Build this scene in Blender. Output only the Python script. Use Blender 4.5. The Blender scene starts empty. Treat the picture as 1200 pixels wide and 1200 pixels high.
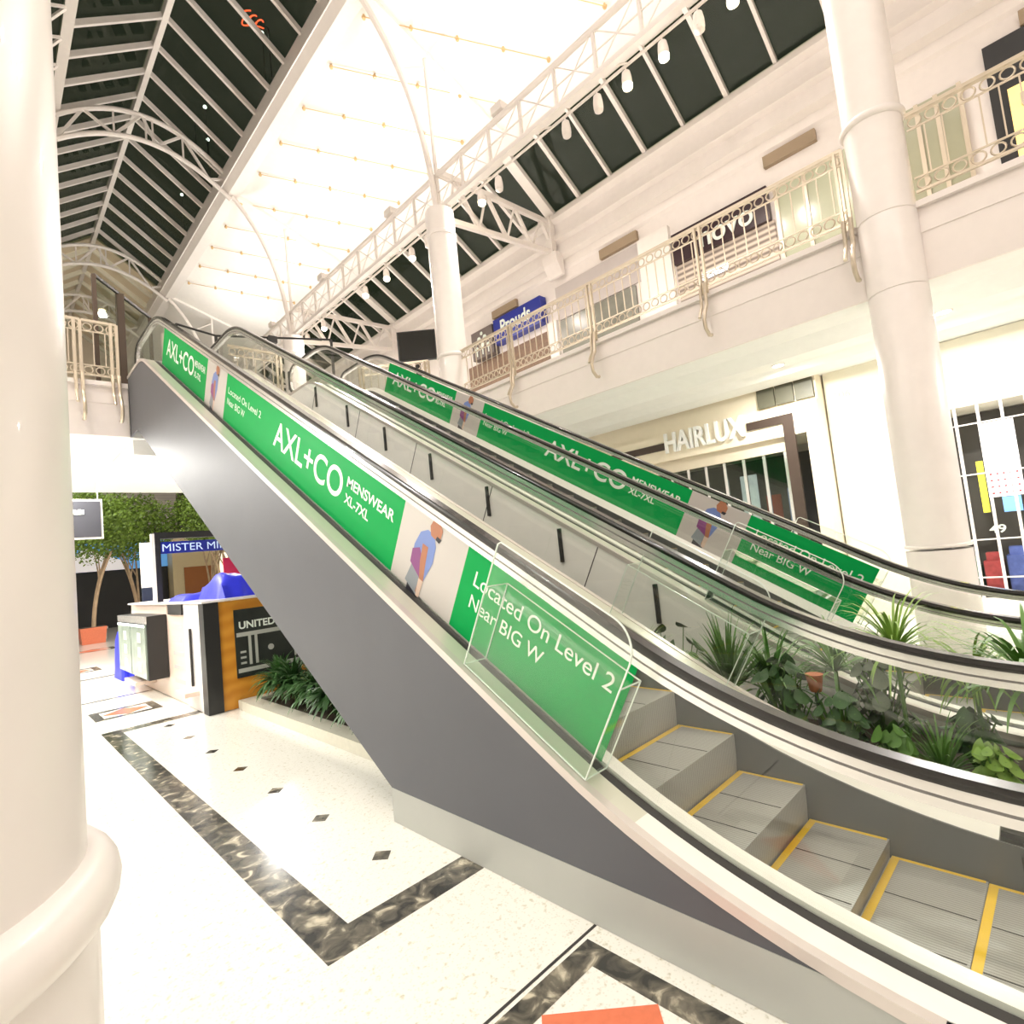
import bpy, bmesh, math, random
from math import sin, cos, pi, radians, sqrt, atan2
from mathutils import Vector, Matrix
random.seed(7)
S = bpy.context.scene
C = S.collection

# ------------------------------------------------------------------ camera, world, lights, exposure
CR = ((0.71432124, -0.69241486, -0.10152254), (-0.02188694, 0.12289475, -0.99217833), (0.69947561, 0.71095608, 0.07263149))
cd = bpy.data.cameras.new('camera'); cam = bpy.data.objects.new('camera', cd); C.objects.link(cam)
r_, d_, f_ = CR
cam.matrix_world = Matrix(((r_[0], -d_[0], -f_[0], 0), (r_[1], -d_[1], -f_[1], 0), (r_[2], -d_[2], -f_[2], 1.85), (0, 0, 0, 1)))
cd.sensor_width = 36; cd.sensor_fit = 'HORIZONTAL'; cd.lens = 36 * 645.0665 / 1200; cd.clip_start = 0.02; cd.clip_end = 300
S.camera = cam
W = bpy.data.worlds.new('night_sky'); S.world = W; W.use_nodes = True
W.node_tree.nodes['Background'].inputs[0].default_value = (0.030, 0.034, 0.026, 1)
W.node_tree.nodes['Background'].inputs[1].default_value = 1.0
S.view_settings.view_transform = 'Standard'; S.view_settings.look = 'None'; S.view_settings.gamma = 1
S.view_settings.use_curve_mapping = False
S.view_settings.exposure = -0.12
WARM = (1.0, 0.905, 0.85)
NEUT = (1.0, 0.975, 0.93)
def area(loc, size, energy, col, target=None, sy=None, parent=None, spread=pi):
    l = bpy.data.lights.new('area_light', 'AREA'); l.energy = energy; l.color = col; l.size = size; l.spread = spread
    if sy: l.shape = 'RECTANGLE'; l.size_y = sy
    o = bpy.data.objects.new('area_light', l); C.objects.link(o)
    o.location = loc
    if target is not None:
        o.rotation_euler = (Vector(target) - Vector(loc)).to_track_quat('-Z', 'Y').to_euler()
    if parent: o.parent = parent; o.location = Vector(loc) - parent.location
    return o
area((4.2, -1.0, 14.6), 3.5, 400, WARM, (4.2, -1.0, 0), 11)  # unseen soft overhead fill, stands in for many floodlights
area((4.2, -6.0, 8.5), 5, 110, WARM, (4.5, 8, 3), 5)  # added fill light behind the camera, no fixture

# ------------------------------------------------------------------ materials
MATS = {}
def mat(name, col, rough=0.5, metal=0.0, var=0.04, scale=6.0, bump=0.0, emit=None, es=0.0, spec=0.5, coat=0.0):
    if name in MATS: return MATS[name]
    m = bpy.data.materials.new(name); m.use_nodes = True
    nt = m.node_tree; N = nt.nodes; L = nt.links; b = N['Principled BSDF']
    b.inputs['Roughness'].default_value = rough; b.inputs['Metallic'].default_value = metal
    b.inputs['Specular IOR Level'].default_value = spec; b.inputs['Coat Weight'].default_value = coat
    tc = N.new('ShaderNodeTexCoord'); no = N.new('ShaderNodeTexNoise'); no.inputs['Scale'].default_value = scale; no.inputs['Detail'].default_value = 4
    L.new(tc.outputs['Object'], no.inputs['Vector'])
    mx = N.new('ShaderNodeMix'); mx.data_type = 'RGBA'
    mx.inputs[6].default_value = (*[max(0, c * (1 - var)) for c in col], 1); mx.inputs[7].default_value = (*[min(1, c * (1 + var)) for c in col], 1)
    L.new(no.outputs['Fac'], mx.inputs[0]); L.new(mx.outputs[2], b.inputs['Base Color'])
    if bump:
        bp = N.new('ShaderNodeBump'); bp.inputs['Strength'].default_value = bump; bp.inputs['Distance'].default_value = 0.01
        L.new(no.outputs['Fac'], bp.inputs['Height']); L.new(bp.outputs['Normal'], b.inputs['Normal'])
    if emit: b.inputs['Emission Color'].default_value = (*emit, 1); b.inputs['Emission Strength'].default_value = es
    MATS[name] = m; return m
def glass(name, tint, refl=1.0, rough=0.0, edge=None):
    m = bpy.data.materials.new(name); m.use_nodes = True; nt = m.node_tree; N = nt.nodes; L = nt.links
    N.remove(N['Principled BSDF']); out = N['Material Output']
    t = N.new('ShaderNodeBsdfTransparent'); t.inputs[0].default_value = (*tint, 1)
    g = N.new('ShaderNodeBsdfGlossy'); g.inputs['Roughness'].default_value = rough; g.inputs[0].default_value = (1, 1, 1, 1)
    lw = N.new('ShaderNodeLayerWeight'); lw.inputs['Blend'].default_value = 0.5
    pw = N.new('ShaderNodeMath'); pw.operation = 'POWER'; pw.inputs[1].default_value = 4.0; L.new(lw.outputs['Facing'], pw.inputs[0])
    mu = N.new('ShaderNodeMath'); mu.operation = 'MULTIPLY_ADD'; mu.inputs[1].default_value = 0.6 * refl; mu.inputs[2].default_value = 0.04 * refl; L.new(pw.outputs[0], mu.inputs[0])
    mx = N.new('ShaderNodeMixShader'); L.new(mu.outputs[0], mx.inputs[0]); L.new(t.outputs[0], mx.inputs[1]); L.new(g.outputs[0], mx.inputs[2])
    L.new(mx.outputs[0], out.inputs[0]); return m
G_BAL = glass('balustrade_glass', (0.97, 0.985, 0.965), 0.8)
G_ACR = glass('clear_acrylic', (0.965, 0.98, 0.965), 0.8, 0.02)
G_WIN = glass('night_window_glass', (0.75, 0.80, 0.70), 0.45, 0.0)
G_SHOP = glass('shop_glass', (0.62, 0.68, 0.60), 1.0, 0.02)
M_WHITE = mat('white_paint', (0.90, 0.86, 0.81), 0.55)
M_STEEL = mat('white_painted_steel', (0.88, 0.82, 0.77), 0.4)
M_COL = mat('column_paint', (0.88, 0.83, 0.79), 0.35, coat=0.15)
M_CEIL = mat('ceiling_white', (0.92, 0.88, 0.83), 0.7)
M_SOFF = mat('soffit_white', (0.90, 0.90, 0.86), 0.7)
M_FASC = mat('fascia_paint', (0.86, 0.80, 0.76), 0.6)
M_WALL = mat('wall_paint', (0.88, 0.82, 0.78), 0.6)
M_WALLC = mat('cream_wall', (0.90, 0.86, 0.72), 0.6)
M_CHAR = mat('charcoal_cladding', (0.098, 0.102, 0.115), 0.5, var=0.08, scale=2)
M_PLIN = mat('plinth_laminate', (0.42, 0.43, 0.40), 0.4, var=0.06, scale=3)
M_DECKW = mat('white_deck', (0.90, 0.88, 0.82), 0.25)
M_DECKC = mat('deck_metal', (0.66, 0.65, 0.55), 0.3, metal=0.2)
M_TRIM = mat('deck_trim', (0.66, 0.60, 0.56), 0.35, metal=0.3)
M_RUB = mat('handrail_rubber', (0.010, 0.009, 0.008), 0.22, coat=0.3)
M_ALU = mat('brushed_aluminium', (0.80, 0.79, 0.77), 0.22, metal=0.75)
M_GREYM = mat('grey_channel', (0.045, 0.042, 0.04), 0.6, spec=0.3)
M_SKIRT = mat('skirt_panel', (0.12, 0.125, 0.125), 0.35, metal=0.4)
M_YEL = mat('step_yellow', (0.85, 0.55, 0.03), 0.5)
M_GREEN = mat('green_vinyl', (0.0, 0.345, 0.075), 0.5, var=0.02, spec=0.15)
M_PHOTO = mat('photo_grey_vinyl', (0.56, 0.53, 0.50), 0.35, var=0.03, scale=2)
M_LETT = mat('white_lettering', (0.80, 0.88, 0.80), 0.4)
M_BLACK = mat('black_paint', (0.02, 0.02, 0.02), 0.4)
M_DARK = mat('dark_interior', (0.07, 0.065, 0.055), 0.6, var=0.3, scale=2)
M_BRASS = mat('pale_brass', (0.62, 0.54, 0.42), 0.3, metal=0.45)
M_CREAM = mat('cream_cladding', (0.95, 0.93, 0.88), 0.45)
M_BROWN = mat('brown_vent', (0.36, 0.27, 0.18), 0.6)
M_SOIL = mat('soil', (0.06, 0.045, 0.03), 0.9, bump=0.5, scale=30)
M_CURB = mat('stone_curb', (0.62, 0.60, 0.50), 0.4, var=0.1, scale=20)
M_WOOD = None
def wavy(name, c1, c2, scale, dist, rough, axis='X', detail=3):
    m = bpy.data.materials.new(name); m.use_nodes = True; nt = m.node_tree; N = nt.nodes; L = nt.links; b = N['Principled BSDF']
    b.inputs['Roughness'].default_value = rough
    tc = N.new('ShaderNodeTexCoord'); w = N.new('ShaderNodeTexWave'); w.bands_direction = axis
    w.inputs['Scale'].default_value = scale; w.inputs['Distortion'].default_value = dist; w.inputs['Detail'].default_value = detail
    L.new(tc.outputs['Object'], w.inputs['Vector']); mx = N.new('ShaderNodeMix'); mx.data_type = 'RGBA'
    mx.inputs[6].default_value = (*c1, 1); mx.inputs[7].default_value = (*c2, 1)
    L.new(w.outputs['Fac'], mx.inputs[0]); L.new(mx.outputs[2], b.inputs['Base Color'])
    return m
M_WOOD = wavy('honey_timber', (0.55, 0.22, 0.02), (0.66, 0.30, 0.035), 1.5, 6, 0.35, 'Z')
M_STEP = wavy('cleated_step_metal', (0.27, 0.265, 0.24), (0.42, 0.41, 0.375), 18, 0, 0.35, 'X', 0)
M_SLAT = wavy('roller_slats', (0.20, 0.16, 0.13), (0.72, 0.62, 0.52), 2.2, 0, 0.5, 'Z', 0)
M_SLATG = wavy('grey_roller_slats', (0.34, 0.31, 0.27), (0.62, 0.57, 0.50), 3.0, 0, 0.5, 'Z', 0)
def terrazzo():
    m = bpy.data.materials.new('terrazzo_floor'); m.use_nodes = True; nt = m.node_tree; N = nt.nodes; L = nt.links; b = N['Principled BSDF']
    tc = N.new('ShaderNodeTexCoord'); v = N.new('ShaderNodeTexVoronoi'); v.inputs['Scale'].default_value = 55
    n = N.new('ShaderNodeTexNoise'); n.inputs['Scale'].default_value = 28; n.inputs['Detail'].default_value = 5
    L.new(tc.outputs['Object'], v.inputs['Vector']); L.new(tc.outputs['Object'], n.inputs['Vector'])
    r1 = N.new('ShaderNodeValToRGB'); e = r1.color_ramp.elements
    e[0].position = 0.0; e[0].color = (0.66, 0.65, 0.56, 1); e[1].position = 0.35; e[1].color = (0.86, 0.845, 0.77, 1)
    L.new(v.outputs['Distance'], r1.inputs[0])
    r2 = N.new('ShaderNodeValToRGB'); e = r2.color_ramp.elements
    e[0].position = 0.30; e[0].color = (0.74, 0.72, 0.63, 1); e[1].position = 0.42; e[1].color = (1, 1, 1, 1)
    L.new(n.outputs['Fac'], r2.inputs[0])
    mx = N.new('ShaderNodeMix'); mx.data_type = 'RGBA'; mx.blend_type = 'MULTIPLY'; mx.inputs[0].default_value = 1
    L.new(r1.outputs[0], mx.inputs[6]); L.new(r2.outputs[0], mx.inputs[7]); L.new(mx.outputs[2], b.inputs['Base Color'])
    b.inputs['Roughness'].default_value = 0.16
    return m
M_TERR = terrazzo()
def marble(name, dark, mid, light, scale):
    m = bpy.data.materials.new(name); m.use_nodes = True; nt = m.node_tree; N = nt.nodes; L = nt.links; b = N['Principled BSDF']
    tc = N.new('ShaderNodeTexCoord'); n = N.new('ShaderNodeTexNoise'); n.inputs['Scale'].default_value = scale; n.inputs['Detail'].default_value = 8; n.inputs['Distortion'].default_value = 0.8
    L.new(tc.outputs['Object'], n.inputs['Vector']); r = N.new('ShaderNodeValToRGB'); e = r.color_ramp.elements
    e[0].position = 0.40; e[0].color = (*dark, 1); e[1].position = 0.70; e[1].color = (*light, 1); k = e.new(0.58); k.color = (*mid, 1)
    L.new(n.outputs['Fac'], r.inputs[0]); L.new(r.outputs[0], b.inputs['Base Color']); b.inputs['Roughness'].default_value = 0.15
    return m
M_MARB = marble('black_marble', (0.035, 0.035, 0.03), (0.16, 0.145, 0.11), (0.62, 0.56, 0.42), 9)
M_ORNG = mat('terracotta_tile', (0.74, 0.20, 0.10), 0.25, var=0.15, scale=30)
def leafmat(name, a, b_):
    m = mat(name, a, 0.45, var=0.0); nt = m.node_tree
    mx = [n for n in nt.nodes if n.type == 'MIX'][0]; no = [n for n in nt.nodes if n.type == 'TEX_NOISE'][0]; no.inputs['Scale'].default_value = 9
    mx.inputs[6].default_value = (*a, 1); mx.inputs[7].default_value = (*b_, 1); return m
M_LEAFD = leafmat('dark_leaves', (0.015, 0.05, 0.012), (0.05, 0.14, 0.03))
M_LEAFM = leafmat('mid_leaves', (0.05, 0.14, 0.02), (0.14, 0.30, 0.05))
M_LEAFL = leafmat('light_leaves', (0.13, 0.28, 0.04), (0.34, 0.50, 0.10))
M_TREE = leafmat('tree_leaves', (0.055, 0.12, 0.012), (0.20, 0.30, 0.035))
M_BARK = mat('pale_bark', (0.45, 0.32, 0.20), 0.8, var=0.3)
M_BLUE = mat('blue_tarpaulin', (0.03, 0.04, 0.75), 0.45, var=0.2, bump=0.4)
M_SIGNB = mat('blue_sign', (0.012, 0.025, 0.28), 0.3)
def emat(name, col, s): return mat(name, col, 0.5, emit=col, es=s)
M_LAMP = emat('lamp_glow', (1.0, 0.86, 0.55), 25)
M_DISC = emat('downlight_glow', (1.0, 0.97, 0.88), 12)

# ------------------------------------------------------------------ helpers
class MB:
    def __init__(s): s.v = []; s.f = []
    def add(s, vs, fs):
        o = len(s.v); s.v += [tuple(v) for v in vs]; s.f += [tuple(i + o for i in f) for f in fs]; return s
    def box(s, x0, x1, y0, y1, z0, z1):
        return s.add([(x0, y0, z0), (x1, y0, z0), (x1, y1, z0), (x0, y1, z0), (x0, y0, z1), (x1, y0, z1), (x1, y1, z1), (x0, y1, z1)],
                     [(3, 2, 1, 0), (4, 5, 6, 7), (0, 1, 5, 4), (1, 2, 6, 5), (2, 3, 7, 6), (3, 0, 4, 7)])
    def bar(s, a, b, w, h=None, up=(0, 0, 1)):
        a = Vector(a); b = Vector(b); h = h or w; d = (b - a).normalized(); u = Vector(up)
        sd = d.cross(u)
        if sd.length < 1e-4: sd = d.cross(Vector((1, 0, 0)))
        sd.normalize(); uu = sd.cross(d).normalized(); q = []
        for p in (a, b):
            for i, j in ((-1, -1), (1, -1), (1, 1), (-1, 1)): q.append(p + sd * (w / 2 * i) + uu * (h / 2 * j))
        return s.add(q, [(3, 2, 1, 0), (4, 5, 6, 7), (0, 1, 5, 4), (1, 2, 6, 5), (2, 3, 7, 6), (3, 0, 4, 7)])
    def tube(s, pts, r, n=8, closed=False):
        pts = [Vector(p) for p in pts]; k = len(pts); rs = r if isinstance(r, (list, tuple)) else [r] * k; base = len(s.v); ref = None
        for i, p in enumerate(pts):
            if closed: d = pts[(i + 1) % k] - pts[i - 1]
            else: d = pts[min(i + 1, k - 1)] - pts[max(i - 1, 0)]
            d.normalize()
            if ref is None: ref = Vector((0, 0, 1)) if abs(d.z) < .9 else Vector((1, 0, 0))
            a = d.cross(ref).normalized(); b = a.cross(d).normalized(); ref = b
            for j in range(n):
                t = 2 * pi * j / n; s.v.append(tuple(p + a * (rs[i] * cos(t)) + b * (rs[i] * sin(t))))
        for i in range(k if closed else k - 1):
            for j in range(n):
                A = base + i * n; B = base + ((i + 1) % k) * n
                s.f.append((A + j, A + (j + 1) % n, B + (j + 1) % n, B + j))
        if not closed:
            s.f.append(tuple(base + j for j in range(n))[::-1]); s.f.append(tuple(base + (k - 1) * n + j for j in range(n)))
        return s
    def lathe(s, prof, cx, cy, n=40):
        base = len(s.v); k = len(prof)
        for r, z in prof:
            for j in range(n): t = 2 * pi * j / n; s.v.append((cx + r * cos(t), cy + r * sin(t), z))
        for i in range(k - 1):
            for j in range(n): s.f.append((base + i * n + j, base + i * n + (j + 1) % n, base + (i + 1) * n + (j + 1) % n, base + (i + 1) * n + j))
        s.f.append(tuple(base + j for j in range(n))[::-1]); s.f.append(tuple(base + (k - 1) * n + j for j in range(n)))
        return s
    def prism(s, poly, fn, t0, t1):
        k = len(poly); vs = [fn(a, b, t0) for a, b in poly] + [fn(a, b, t1) for a, b in poly]
        return s.add(vs, [tuple(range(k))[::-1], tuple(range(k, 2 * k))] + [(i, (i + 1) % k, k + (i + 1) % k, k + i) for i in range(k)])
    def px(s, poly, x0, x1): return s.prism(poly, lambda a, b, t: (t, a, b), x0, x1)     # poly in (y,z)
    def py(s, poly, y0, y1): return s.prism(poly, lambda a, b, t: (a, t, b), y0, y1)     # poly in (x,z)
    def pz(s, poly, z0, z1): return s.prism(poly, lambda a, b, t: (a, b, t), z0, z1)     # poly in (x,y)
def wloc(o):
    v = Vector((0, 0, 0))
    while o is not None: v = v + o.location; o = o.parent
    return v
def build(name, mb, m, parent=None, smooth=False, kind=None, local=False):
    off = Vector((0, 0, 0)) if (parent is None or local) else wloc(parent)
    me = bpy.data.meshes.new(name)
    me.from_pydata([tuple(Vector(v) - off) for v in mb.v], [], mb.f); me.update()
    bm = bmesh.new(); bm.from_mesh(me); bmesh.ops.recalc_face_normals(bm, faces=bm.faces); bm.to_mesh(me); bm.free()
    if smooth:
        for p in me.polygons: p.use_smooth = True
        try: me.set_sharp_from_angle(angle=radians(40))
        except Exception: pass
    me.materials.append(m)
    o = bpy.data.objects.new(name, me); C.objects.link(o)
    if parent is not None: o.parent = parent
    if kind: o['kind'] = kind
    return o
def tag(o, label, cat, group=None, kind=None):
    o['label'] = label; o['category'] = cat
    if group: o['group'] = group
    if kind: o['kind'] = kind
    return o
def thing(name, label, cat, loc=(0, 0, 0), group=None, kind=None):
    o = bpy.data.objects.new(name, None); C.objects.link(o); o.location = loc; o.empty_display_size = .1
    return tag(o, label, cat, group, kind)
def struct(name, mb, m, label=None, smooth=False):
    o = build(name, mb, m, None, smooth); o['kind'] = 'structure'
    o['label'] = label or name; o['category'] = name.split('_')[0]
    return o
def copy_tree(o, parent=None):
    c = o.copy(); C.objects.link(c)
    if parent is not None: c.parent = parent
    for ch in list(o.children): copy_tree(ch, c)
    return c
_tx = {}
def text2d(body, bold=0.0):
    k = (body, bold)
    if k not in _tx:
        cu = bpy.data.curves.new('lettering', 'FONT'); cu.body = body; cu.offset = bold; cu.align_x = 'LEFT'
        o = bpy.data.objects.new('lettering', cu); C.objects.link(o)
        dg = bpy.context.evaluated_depsgraph_get(); me = bpy.data.meshes.new_from_object(o.evaluated_get(dg))
        vs = [(v.co.x, v.co.y) for v in me.vertices]; fs = [tuple(p.vertices) for p in me.polygons]
        bpy.data.objects.remove(o); bpy.data.curves.remove(cu); bpy.data.meshes.remove(me)
        x0 = min(v[0] for v in vs); x1 = max(v[0] for v in vs); y0 = min(v[1] for v in vs); y1 = max(v[1] for v in vs)
        _tx[k] = ([((a - x0) / (x1 - x0), (b - y0) / (y1 - y0)) for a, b in vs], fs)
    return _tx[k]
def text_mb(mb, body, fn, u0, u1, v0, v1, bold=0.0, th=0.0):
    """letters fitted to the box u0..u1, v0..v1; fn(u, v, w) gives the point; th > 0 gives thickness"""
    vs, fs = text2d(body, bold)
    P = [(u0 + a * (u1 - u0), v0 + b * (v1 - v0)) for a, b in vs]
    mb.add([fn(u, v, 0) for u, v in P], fs)
    if th:
        mb.add([fn(u, v, th) for u, v in P], fs)
        cnt = {}
        for f in fs:
            for i in range(len(f)):
                e = (f[i], f[(i + 1) % len(f)]); cnt[frozenset(e)] = cnt.get(frozenset(e), []) + [e]
        for k, l in cnt.items():
            if len(l) == 1:
                a, b = l[0]; mb.add([fn(*P[a], 0), fn(*P[b], 0), fn(*P[b], th), fn(*P[a], th)], [(0, 1, 2, 3)])
    return mb

# ================================================================== STRUCTURE
struct('floor', MB().box(-6, 16, -9, 46, -0.2, 0), M_TERR, 'polished cream terrazzo ground floor of the mall')
ntrim = [0]
def trim(mb, m, label):
    ntrim[0] += 1; return struct('trim_%d' % ntrim[0], mb, m, label)
h = 0.002
trim(MB().box(1.15, 1.36, 2.71, 9.35, 0, h), M_MARB, 'long black marble floor stripe running away beside the escalator')
trim(MB().box(1.36, 2.13, 2.71, 2.92, 0, h), M_MARB, 'short black marble stripe crossing to the escalator plinth')
trim(MB().box(1.36, 2.9, 9.13, 9.35, 0, h), M_MARB, 'far black marble cross stripe near the kiosk')
trim(MB().box(0.2, 2.13, 1.872, 1.886, 0, h), M_GREYM, 'thin dark movement joint across the floor')
def square(x0, x1, y0, y1, w, lab):
    mb = MB(); mb.box(x0, x1, y0, y0 + w, 0, h); mb.box(x0, x1, y1 - w, y1, 0, h); mb.box(x0, x0 + w, y0 + w, y1 - w, 0, h); mb.box(x1 - w, x1, y0 + w, y1 - w, 0, h)
    trim(mb, M_MARB, 'black marble square frame in the floor, ' + lab)
    cx = (x0 + x1) / 2; cy = (y0 + y1) / 2; a = (x1 - x0) / 2 - w; b = (y1 - y0) / 2 - w
    trim(MB().pz([(cx - a, cy), (cx, cy - b), (cx + a, cy), (cx, cy + b)], 0, h), M_ORNG, 'terracotta diamond tile inside the marble square, ' + lab)
square(1.13, 2.03, 0.95, 1.85, 0.12, 'nearest one beside the plinth')
square(1.21, 2.07, 10.3, 11.09, 0.12, 'distant one left of the kiosk')
square(1.3, 2.2, 17.2, 18.1, 0.14, 'far one under the bridge edge')
square(2.0, 3.4, 23.0, 24.0, 0.16, 'farthest one near the trees')
trim(MB().box(-1, 2.3, 12.2, 12.3, 0, h), M_MARB, 'thin marble line under the bridge')
trim(MB().box(-1, 4, 15.6, 15.72, 0, h), M_MARB, 'thin marble line beyond the kiosk')
for i, y in enumerate((8.83, 7.88, 6.95, 6.03, 5.13, 4.25, 3.37)):
    trim(MB().pz([(1.76, y), (1.83, y - .075), (1.90, y), (1.83, y + .075)], 0, h), M_MARB,
         'small black diamond inlay in the floor, number of seven counted from the kiosk: ' + ('first', 'second', 'third', 'fourth', 'fifth', 'sixth', 'seventh')[i])
# first floor slab: bridge, right gallery, left gallery
Z1, Z2 = 4.70, 5.65
slab = [(-6, 12.09), (7.0, 12.09), (8.62, 10.45), (8.62, -9), (13.5, -9), (13.5, 40), (9.4, 40), (9.4, 19), (-6, 19)]
bs = MB(); bs.pz(slab, Z1, Z2)
o = struct('floor_upper', bs, M_SOFF, 'upper level floor slab with white soffit, right gallery and bridge')
struct('floor_upper_left', MB().box(-6, -0.55, -9, 12.09, Z1, Z2), M_SOFF, 'upper level gallery slab on the left')
# fascias with shadow lines
def fascia(pts, lab):
    mb = MB()
    for (a, b) in zip(pts[:-1], pts[1:]):
        a = Vector((*a, 0)); b = Vector((*b, 0)); d = (b - a).normalized(); n = Vector((-d.y, d.x, 0))
        for z0, z1, t in ((Z1, 5.30, .05), (5.30, 5.50, .065), (5.50, 5.62, .03), (5.62, 5.70, .10)):
            mb.add([a + Vector((0, 0, z0)), b + Vector((0, 0, z0)), b + Vector((0, 0, z1)), a + Vector((0, 0, z1)),
                    a + n * t + Vector((0, 0, z0)), b + n * t + Vector((0, 0, z0)), b + n * t + Vector((0, 0, z1)), a + n * t + Vector((0, 0, z1))],
                   [(0, 1, 2, 3), (4, 7, 6, 5), (0, 4, 5, 1), (3, 2, 6, 7), (0, 3, 7, 4), (1, 5, 6, 2)])
    return trim(mb, M_FASC, lab)
fascia([(8.62, -9), (8.62, 10.45), (7.0, 12.09)], 'moulded fascia below the right gallery railing')
fascia([(3.85, 12.09), (5.0, 12.09)][::-1], 'bridge fascia between the escalators')
fascia([(-6, 12.09), (2.12, 12.09)][::-1], 'bridge fascia left of the escalator')
# right roof ceiling
sl = -0.34
def zc(x): return 17.67 + sl * x
struct('ceiling', MB().py([(6.85, zc(6.85)), (11.2, zc(11.2)), (11.2, zc(11.2) + .12), (6.85, zc(6.85) + .12)], -9, 40), M_CEIL, 'bright white sloping ceiling right of the skylight')
struct('ceiling_left', MB().py([(-2.9, zc(11.2)), (0.6, 15.0), (0.6, 15.12), (-2.9, zc(11.2) + .12)], -9, 40), M_CEIL, 'white sloping ceiling left of the skylight')
trim(MB().box(11.2, 11.32, -9, 40, 13.15, zc(11.2) + .12), M_CEIL, 'white upstand above the sloping window band')
# beam / gutter
trim(MB().py([(6.45, 15.62), (6.45, 15.50), (6.62, 15.28), (6.95, 15.24), (6.95, 15.55), (6.8, 15.72)], -9, 39.95), M_STEEL, 'boxed gutter beam along the right edge of the skylight')
trim(MB().py([(6.42, 15.5), (6.6, 15.5), (6.66, 16.12), (6.66, 16.22), (6.52, 16.22)], -9, 39.95), M_STEEL, 'upstand rail of the skylight above the gutter beam')
trim(MB().py([(1.85, 16.05), (2.08, 16.05), (2.08, 16.3), (1.85, 16.3)], -9, 40), M_STEEL, 'long white chord on the left edge of the skylight')
# cornice wall
prof = [(13.0, 12.1), (13.0, 11.98), (12.86, 11.96), (12.86, 11.82), (13.02, 11.72), (13.02, 11.42), (12.94, 11.36), (12.94, 11.2), (13.08, 11.12), (13.08, 10.95), (12.98, 10.9), (12.98, 10.7), (13.14, 10.6), (13.14, 10.38), (13.2, 10.3), (13.5, 10.3), (13.5, 12.1)]
trim(MB().py(prof, -9, 40), M_WALL, 'deep stepped cornice below the sloping windows')
struct('wall_right', MB().box(13.2, 13.5, -9, 40, 0, 10.3), M_WALL, 'right side wall of the mall behind the shopfronts')
struct('wall_left', MB().box(-6.2, -6, -9, 46, 0, 17), M_WALL, 'left side wall of the mall')
struct('wall_back', MB().box(-6, 13.5, -9.2, -9, 0, 18), M_WALL, 'end wall behind the viewer')
struct('wall_left_upper', MB().box(-3.1, -2.9, -9, 40, 5.65, 13.95), M_WALL, 'upper left wall below the skylight')
# far end: cream opaque gable roof with ribs, end wall
g = MB(); g.py([(1.9, 16.2), (4.17, 17.95), (6.7, 16.1), (6.7, 16.25), (4.17, 18.1), (1.9, 16.35)], 29.4, 40)
struct('ceiling_far', g, mat('cream_boards', (0.80, 0.68, 0.50), 0.6), 'cream boarded roof beyond the end of the skylight glass')
struct('wall_far', MB().box(-6, 13.5, 46, 46.2, 0, 18), mat('far_wall_cream', (0.80, 0.70, 0.55), 0.6), 'cream wall at the far end of the mall')
struct('wall_far_gable', MB().box(-6, 13.5, 40.0, 40.1, 7.9, 18.6), mat('far_wall_cream', (0.8, 0.7, 0.55), 0.6), 'cream gable at the far end')
rr = thing('roof_ribs', 'cream sloping ribs under the far boarded roof', 'ribs', (4.17, 29.5, 15.4))
for i in range(9):
    y = 30.2 + i * 1.2; mb = MB(); mb.bar((1.95, y, 16.15), (4.17, y, 17.85), .12, .2); mb.bar((6.6, y, 16.05), (4.17, y, 17.85), .12, .2)
    build('rib', mb, M_WALLC, rr)

# ------------------------------------------------------------------ skylight window_1
w1 = thing('window_1', 'pitched glass skylight over the mall with dark night sky behind', 'window', (4.17, 10, 15.4), kind='structure')
build('ridge_beam', MB().py([(4.07, 18.0), (4.10, 17.72), (4.24, 17.72), (4.27, 18.0)], -9, 40), M_STEEL, w1)
build('pane', MB().py([(1.95, 16.33), (4.17, 18.0), (4.17, 18.03), (1.95, 16.36)], -9, 29.4), G_WIN, w1)
build('pane', MB().py([(6.62, 16.23), (4.17, 18.0), (4.17, 18.03), (6.62, 16.26)], -9, 29.4), G_WIN, w1)
y = 1.55
while y < 29.3:
    build('rafter', MB().bar((6.58, y, 16.12), (4.2, y, 17.86), .085, .15), M_STEEL, w1)
    build('rafter', MB().bar((2.0, y, 16.22), (4.14, y, 17.86), .085, .15), M_STEEL, w1)
    y += 1.12
build('pane', MB().py([(0.6, 15.1), (1.87, 16.1), (1.87, 16.13), (0.6, 15.13)], -9, 40), G_WIN, w1)
# ------------------------------------------------------------------ clerestory window_2
w2 = thing('window_2', 'long band of sloping dark windows above the right cornice', 'window', (13, 8, 12.05), kind='structure')
build('pane', MB().py([(11.2, 13.22), (13.0, 12.05), (13.02, 12.08), (11.22, 13.25)], -9, 40), G_WIN, w2)
build('head_rail', MB().box(11.12, 11.24, -9, 40, 13.1, 13.2), M_STEEL, w2)
k = -2
for i in range(-6, 28):
    y = 1.17 + i * 1.119; fat = (i % 8 == 0)
    w = .30 if fat else (.10 if i % 2 else .075)
    build('mullion', MB().bar((11.12, y, 13.2), (13.02, y, 11.99), w, .16), M_STEEL, w2)

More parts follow.
